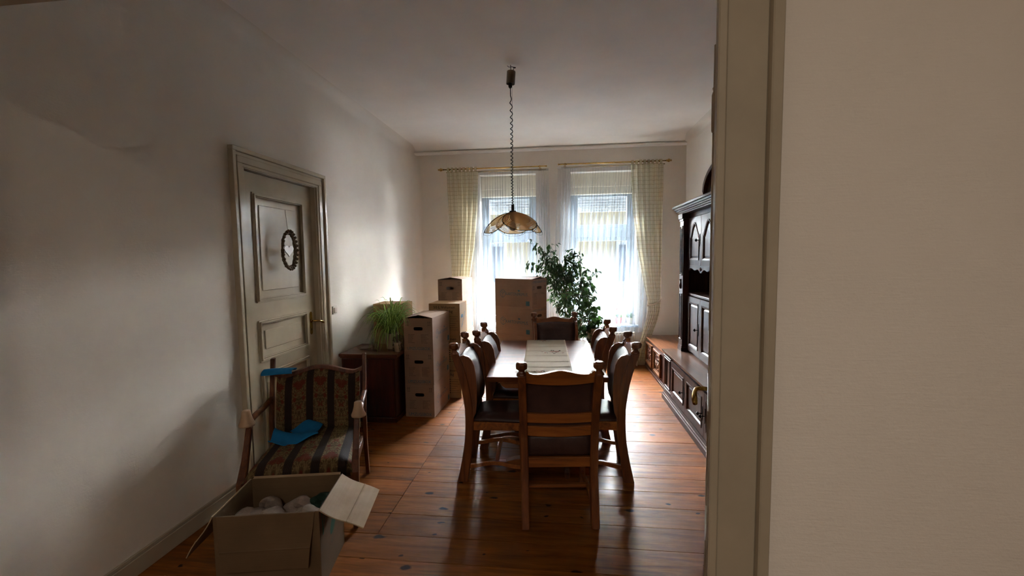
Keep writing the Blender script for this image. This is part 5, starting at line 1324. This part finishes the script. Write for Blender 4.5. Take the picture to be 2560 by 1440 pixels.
# ================================================================ PLANTS BY THE WINDOW
def leaf_mesh(name, L, W, mat, fold=0.25, heart=False):
    g = MB(); n = 6; vs = []; 
    for i in range(n+1):
        t_ = i/n; w_ = W/2*(sin(pi*t_**(0.65 if heart else 0.8)))**(0.7 if heart else 0.9) if 0 < i < n else 0.0008
        droop = -0.25*L*t_*t_
        vs += [(t_*L, -w_, droop+w_*fold), (t_*L, 0, droop), (t_*L, w_, droop+w_*fold)]
    fs = []
    for i in range(n):
        a = 3*i; fs += [(a, a+3, a+4, a+1), (a+1, a+4, a+5, a+2)]
    g.add(vs, fs, [(0, 0)]*len(vs)); return g.mesh(name, mat, True), vs, fs
def basis(dir_, roll_):
    d = dir_.normalized(); ref = Vector((0, 0, 1)); s = d.cross(ref)
    if s.length < 1e-3: s = Vector((1, 0, 0))
    s.normalize(); u = s.cross(d); R = Matrix((d, -s, u)).transposed(); return R @ Matrix.Rotation(roll_, 3, 'X')
def px_world(px, py, Y):
    d = rt*(px-1280)-up*(py-720)+fw*1080
    return Vector((0, 0, CAM_H))+d*(Y/d.y)
fc = thing('fig_tree', 'tall weeping fig tree with small dark green leaves between the two windows', 'potted plant', (0.22, 5.92, 0))
FO = Vector((0.22, 5.92, 0))
b = MB(); b.lathe([(0.12, 0.0), (0.135, 0.01), (0.165, 0.27), (0.17, 0.29), (0.158, 0.29), (0.15, 0.25), (0.0, 0.25)], 28, cap=False); b.build('pot', M['terracotta'], fc, smooth=True)
b = MB(); b.lathe([(0.152, 0.24), (0.15, 0.262), (0.02, 0.268)], 20); b.build('soil', M['soil'], fc)
rr = random.Random(21)
# crown outline gathered from where branches reach (tips), world coordinates
tips = [px_world(*p) for p in ((1332, 600, 5.85), (1345, 618, 5.9), (1318, 655, 5.85), (1372, 612, 5.9), (1350, 655, 5.8), (1340, 690, 5.8), (1378, 640, 6.0), (1395, 660, 5.9), (1432, 622, 6.0), (1415, 640, 5.85), (1450, 632, 5.95), (1438, 660, 5.9), (1452, 700, 5.9),
        (1490, 675, 5.95), (1468, 672, 6.0), (1478, 705, 5.9), (1400, 690, 5.75), (1425, 700, 5.75), (1365, 690, 5.8), (1375, 720, 5.75), (1410, 735, 5.7), (1440, 735, 5.75), (1470, 735, 5.85), (1455, 765, 5.75), (1390, 760, 5.75), (1425, 775, 5.7), (1482, 765, 5.85), (1495, 790, 5.85),
        (1400, 715, 6.1), (1440, 720, 6.1), (1380, 740, 6.1), (1420, 755, 6.15), (1460, 790, 6.1), (1470, 820, 5.8), (1440, 810, 5.75), (1385, 800, 5.9), (1415, 815, 5.9), (1362, 665, 5.95), (1388, 675, 5.8), (1410, 665, 6.0), (1355, 640, 5.8), (1420, 680, 5.95))]
bark = MB(); leaves = []
for s in range(3):
    a = s*2.1; tw = [Vector((0.03*cos(a), 0.03*sin(a), 0.26))]
    for k in range(1, 9): tw.append(Vector((0.03*cos(a+k*0.9)+(-0.03*k if s == 0 else 0.012*k), 0.03*sin(a+k*0.9), 0.26+0.13*k)))
    bark.tube(tw, [0.013-0.001*k for k in range(9)], 7)
for ti, tp in enumerate(tips):
    e = tp-FO; st = Vector((rr.uniform(-0.03, 0.03)-0.08*(1 if e.x < 0 else -0.4), rr.uniform(-0.03, 0.03), max(0.45, min(1.2, e.z-rr.uniform(0.25, 0.5)))))
    mid = st.lerp(e, 0.55)+Vector((0, 0, 0.12+rr.uniform(0, 0.05))); P = []
    for k in range(13):
        t_ = k/12; P.append(st*(1-t_)**2+mid*2*t_*(1-t_)+e*t_**2)
    bark.tube(P, [0.006-0.0004*k for k in range(13)], 5)
    n = 24
    for q in range(n):
        t_ = 0.30+0.70*(q/(n-1)); p = st*(1-t_)**2+mid*2*t_*(1-t_)+e*t_**2
        tg = (mid-st)*(1-t_)+(e-mid)*t_
        side = Vector((tg.y, -tg.x, 0)).normalized()*(1 if q % 2 else -1)
        d = (tg.normalized()*0.5+side*rr.uniform(0.4, 1.1)+Vector((rr.uniform(-0.6, 0.6), rr.uniform(-0.6, 0.6), rr.uniform(-1.5, -0.3))))
        pos = p+Vector((rr.gauss(0, 0.016), rr.gauss(0, 0.016), rr.gauss(0, 0.012)))
        leaves.append((pos, d, rr.uniform(-0.8, 0.8), rr.uniform(0.75, 1.2)))
        # small twig
        if q % 2 == 0 and t_ < 0.97:
            tip = pos+d.normalized()*0.10; bark.tube([p, p.lerp(tip, 0.5)+Vector((0, 0, 0.01)), tip], [0.0018, 0.0014, 0.0008], 4)
            for w_ in range(3):
                d2_ = d.normalized()+Vector((rr.uniform(-0.7, 0.7), rr.uniform(-0.7, 0.7), rr.uniform(-0.9, 0.1))); leaves.append((p.lerp(tip, 0.5+0.25*w_), d2_, rr.uniform(-0.8, 0.8), rr.uniform(0.7, 1.1)))
bark.build('branches', M['bark'], fc, smooth=True)
FM, fv, ff = leaf_mesh('leaf', 0.060, 0.029, M['ficus'])
leaves.sort(key=lambda q: (q[0].y-0.4*abs(q[0].x+0.1)-0.25*q[0].z))
stuff = MB()
for i, (p, d, ro_, s) in enumerate(leaves):
    R = basis(d, ro_)
    if i < 295:
        o = bpy.data.objects.new('leaf', FM); col.objects.link(o); o.parent = fc; o.matrix_local = Matrix.Translation(p) @ R.to_4x4() @ Matrix.Scale(s, 4)
    else: stuff.add([R @ (Vector(v)*s)+p for v in fv], ff, [(0, 0)]*len(fv))
so = stuff.build('foliage', M['ficus'], fc, smooth=True); so['kind'] = 'stuff'

# ivy-like plant on a low stool right of the tree
pv = thing('pothos_plant', 'trailing broad-leaved pothos with curling stems in a cream pot beside the fig tree', 'potted plant', (0.40, 5.42, 0.62))
PO = Vector((0.40, 5.42, 0.62))
stool = thing('plant_stand', 'small dark wooden plant stand under the trailing pothos', 'plant stand', (0.40, 5.42, 0))
b = MB(); b.lathe([(0.15, 0.592), (0.16, 0.600), (0.16, 0.612), (0.15, 0.619)], 28); b.build('stand_top', M['darkwood_x'], stool, smooth=False)
for k in range(3):
    a = k*2.09+0.5; b = MB(); b.tube([(0.10*cos(a), 0.10*sin(a), 0.595), (0.115*cos(a), 0.115*sin(a), 0.3), (0.15*cos(a), 0.15*sin(a), 0.0)], [0.014, 0.011, 0.012], 8); b.build('leg', M['darkwood_z'], stool, smooth=True)
b = MB(); b.lathe([(0.06, 0.0), (0.068, 0.004), (0.092, 0.12), (0.096, 0.14), (0.088, 0.14), (0.084, 0.12), (0.0, 0.118)], 24, cap=False); b.build('pot', M['pot'], pv, smooth=True)
rr = random.Random(33); vine = MB(); lv = []
vt_ = [(1392, 770), (1380, 800), (1398, 735), (1420, 745), (1445, 760), (1470, 750), (1480, 775), (1500, 800), (1505, 825), (1495, 850), (1490, 865), (1478, 880), (1465, 850), (1450, 870), (1440, 840), (1405, 800), (1425, 830), (1462, 800), (1478, 815), (1410, 770), (1487, 745), (1510, 812), (1455, 725), (1430, 715), (1495, 770), (1470, 865)]
for i, (px, py) in enumerate(vt_):
    e = px_world(px, py, 5.30+0.25*rr.random())-PO; st = Vector((rr.uniform(-0.05, 0.05), rr.uniform(-0.05, 0.05), 0.125))
    up_ = Vector((e.x*0.5, e.y*0.6, max(st.z, e.z)+rr.uniform(0.05, 0.14))); P = []
    for k in range(15):
        t_ = k/14; P.append(st*(1-t_)**2+up_*2*t_*(1-t_)+e*t_**2+Vector((0.010*sin(9*t_+i), 0.01*cos(7*t_+i), 0)))
    vine.tube(P, 0.0026, 5)
    for q in range(9):
        p = P[4+q]+Vector((rr.gauss(0, 0.02), rr.gauss(0, 0.02), rr.gauss(0, 0.015))); d = Vector((rr.uniform(-1, 1), rr.uniform(-1.2, 0.4), rr.uniform(-1.0, 0.1))); lv.append((p, d, rr.uniform(-0.6, 0.6), rr.uniform(0.6, 1.25)))
for i in range(12):   # loose curling stems
    a = rr.uniform(-2.6, 0.4); P = []
    for k in range(25):
        t_ = k/24; P.append(Vector((0.09*cos(a)+0.05*cos(a+t_*5+i), 0.09*sin(a)+0.04*sin(a+t_*5+i), 0.14-0.22*t_+0.03*sin(6*t_+i))))
    vine.tube(P, 0.0022, 5)
vine.build('stems', M['bark'], pv, smooth=True)
PM, _, _ = leaf_mesh('leaf', 0.078, 0.056, M['pothos'], 0.2, True)
for (p, d, ro_, s) in lv:
    R = basis(d, ro_); o = bpy.data.objects.new('leaf', PM); col.objects.link(o); o.parent = pv; o.matrix_local = Matrix.Translation(p) @ R.to_4x4() @ Matrix.Scale(s, 4)

# flower pots standing on the right sill
for (x, lab) in ((0.88, 'small flower pot with red flowers on the right window sill'), (1.05, 'small pot with a leafy green plant on the right window sill')):
    ft = thing('flower_pot', lab, 'potted plant', (x, YB+0.10, WZ0+0.0125), 0)
    b = MB(); b.lathe([(0.035, 0), (0.04, 0.003), (0.052, 0.085), (0.054, 0.095), (0.048, 0.095), (0.045, 0.08), (0, 0.078)], 18, cap=False); b.build('pot', M['redflower'] if x < 1 else M['pot'], ft, smooth=True)
    r7 = random.Random(int(x*100)); 
    for k in range(16):
        d = Vector((r7.uniform(-0.7, 0.7), r7.uniform(-0.7, 0.7), r7.uniform(0.5, 1.4))); R = basis(d, r7.uniform(-1, 1)); o = bpy.data.objects.new('leaf', PM); col.objects.link(o); o.parent = ft; o.matrix_local = Matrix.Translation((r7.uniform(-0.02, 0.02), r7.uniform(-0.02, 0.02), 0.085)) @ R.to_4x4() @ Matrix.Scale(1.1, 4)
    if x < 1:
        for k in range(6):
            a = k*1.05; c = MB(); c.tube([(0, 0, 0.08), (0.03*cos(a), 0.03*sin(a), 0.19+0.01*k)], 0.0016, 5); f_ = c.build('flower_stem', M['ficus'], ft); c = MB(); c.lathe([(0.004, -0.004), (0.016, 0.0), (0.018, 0.012), (0.008, 0.016)], 8, (0.03*cos(a), 0.03*sin(a), 0.19+0.01*k)); c.build('petals', M['redflower'], f_, smooth=True)

# wreath hanging on the left door
wr = thing('door_wreath', 'round wicker wreath with a pale heart hanging on the panelled door', 'wreath', (XL+0.0, 3.345, 1.73), radians(90))
b = MB(); r8 = random.Random(2)
for q in range(5):
    P = [((0.085+0.008*sin(7*a+q*1.3))*cos(a), -0.022+0.008*cos(5*a+q*2), (0.145+0.010*sin(6*a+q))*sin(a)) for a in [2*pi*k/48 for k in range(49)]]
    b.tube(P, 0.0065, 6, cap=False)
b.build('wicker_ring', M['bark'], wr, smooth=True)
b = MB()
for k in range(26):
    a = 2*pi*k/26; b.lathe([(0.002, -0.012), (0.012, -0.004), (0.012, 0.006), (0.002, 0.013)], 6, (0.095*cos(a), -0.035, 0.158*sin(a)))
b.build('cone_trim', M['bark'], wr, smooth=True)
b = MB(); b.prism([(0.06*(sin(t_)**3)*1.0, 0.05*(13*cos(t_)-5*cos(2*t_)-2*cos(3*t_)-cos(4*t_))/16) for t_ in [2*pi*k/28 for k in range(28)]], 'xz', -0.024, -0.012); b.build('heart', M['plasticw'], wr)
b = MB(); b.tube([(0, -0.02, 0.15), (0, -0.004, 0.33)], 0.0012, 4); b.build('string', M['iron'], wr)

# ================================================================ OUTSIDE
b = MB(); b.bx(-14, 14, YB+0.42, 30, -1.2, -1.1); tag(b.build('street_ground', M['street']), kind='structure')
hs = thing('street_house', 'pale yellow house across the street seen through the sheer curtains', 'house', (0, 19.0, -1.1))
b = MB(); b.bx(-13, 13, 0, 6, 0, 4.9); b.build('house_wall', M['facade'], hs)
for k in range(7):
    for zz in (1.6,):
        f = MB(); x = -9+3*k; f.bx(x-0.62, x+0.62, -0.05, 0.02, zz-0.08, zz+1.75); fo = f.build('house_window', M['whiteframe'], hs, bevel=0.01)
        g = MB(); g.bx(x-0.5, x-0.03, -0.07, -0.04, zz+0.05, zz+1.62); g.bx(x+0.03, x+0.5, -0.07, -0.04, zz+0.05, zz+1.62); g.build('pane', M['darkglass'], fo)
car = thing('parked_car', 'pale blue car parked in the street behind the right window', 'car', (1.7, 11.0, -1.1), radians(0))
P = [(-2.1, 0.35), (-2.15, 0.7), (-1.9, 0.85), (-1.1, 0.95), (-0.45, 1.42), (0.75, 1.45), (1.45, 1.02), (2.05, 0.9), (2.15, 0.6), (2.1, 0.35)]
b = MB(); b.prism(P, 'xz', -0.85, 0.85); b.build('car_body', M['carpaint'], car, bevel=0.06, segs=3)
b = MB(); b.prism([(-0.95, 0.98), (-0.42, 1.36), (0.1, 1.38), (0.1, 0.98)], 'xz', -0.86, 0.86); b.prism([(0.16, 0.98), (0.16, 1.38), (0.72, 1.37), (1.25, 1.0)], 'xz', -0.86, 0.86); b.build('car_window', M['darkglass'], car)
for (x, y) in ((-1.35, -0.8), (1.35, -0.8), (-1.35, 0.8), (1.35, 0.8)):
    b = MB(); b.lathe([(0.2, y-0.11), (0.32, y-0.10), (0.33, y), (0.32, y+0.10), (0.2, y+0.11)], 24, (x, 0, 0.33), 'y'); b.build('wheel', M['tyre'], car, smooth=False)
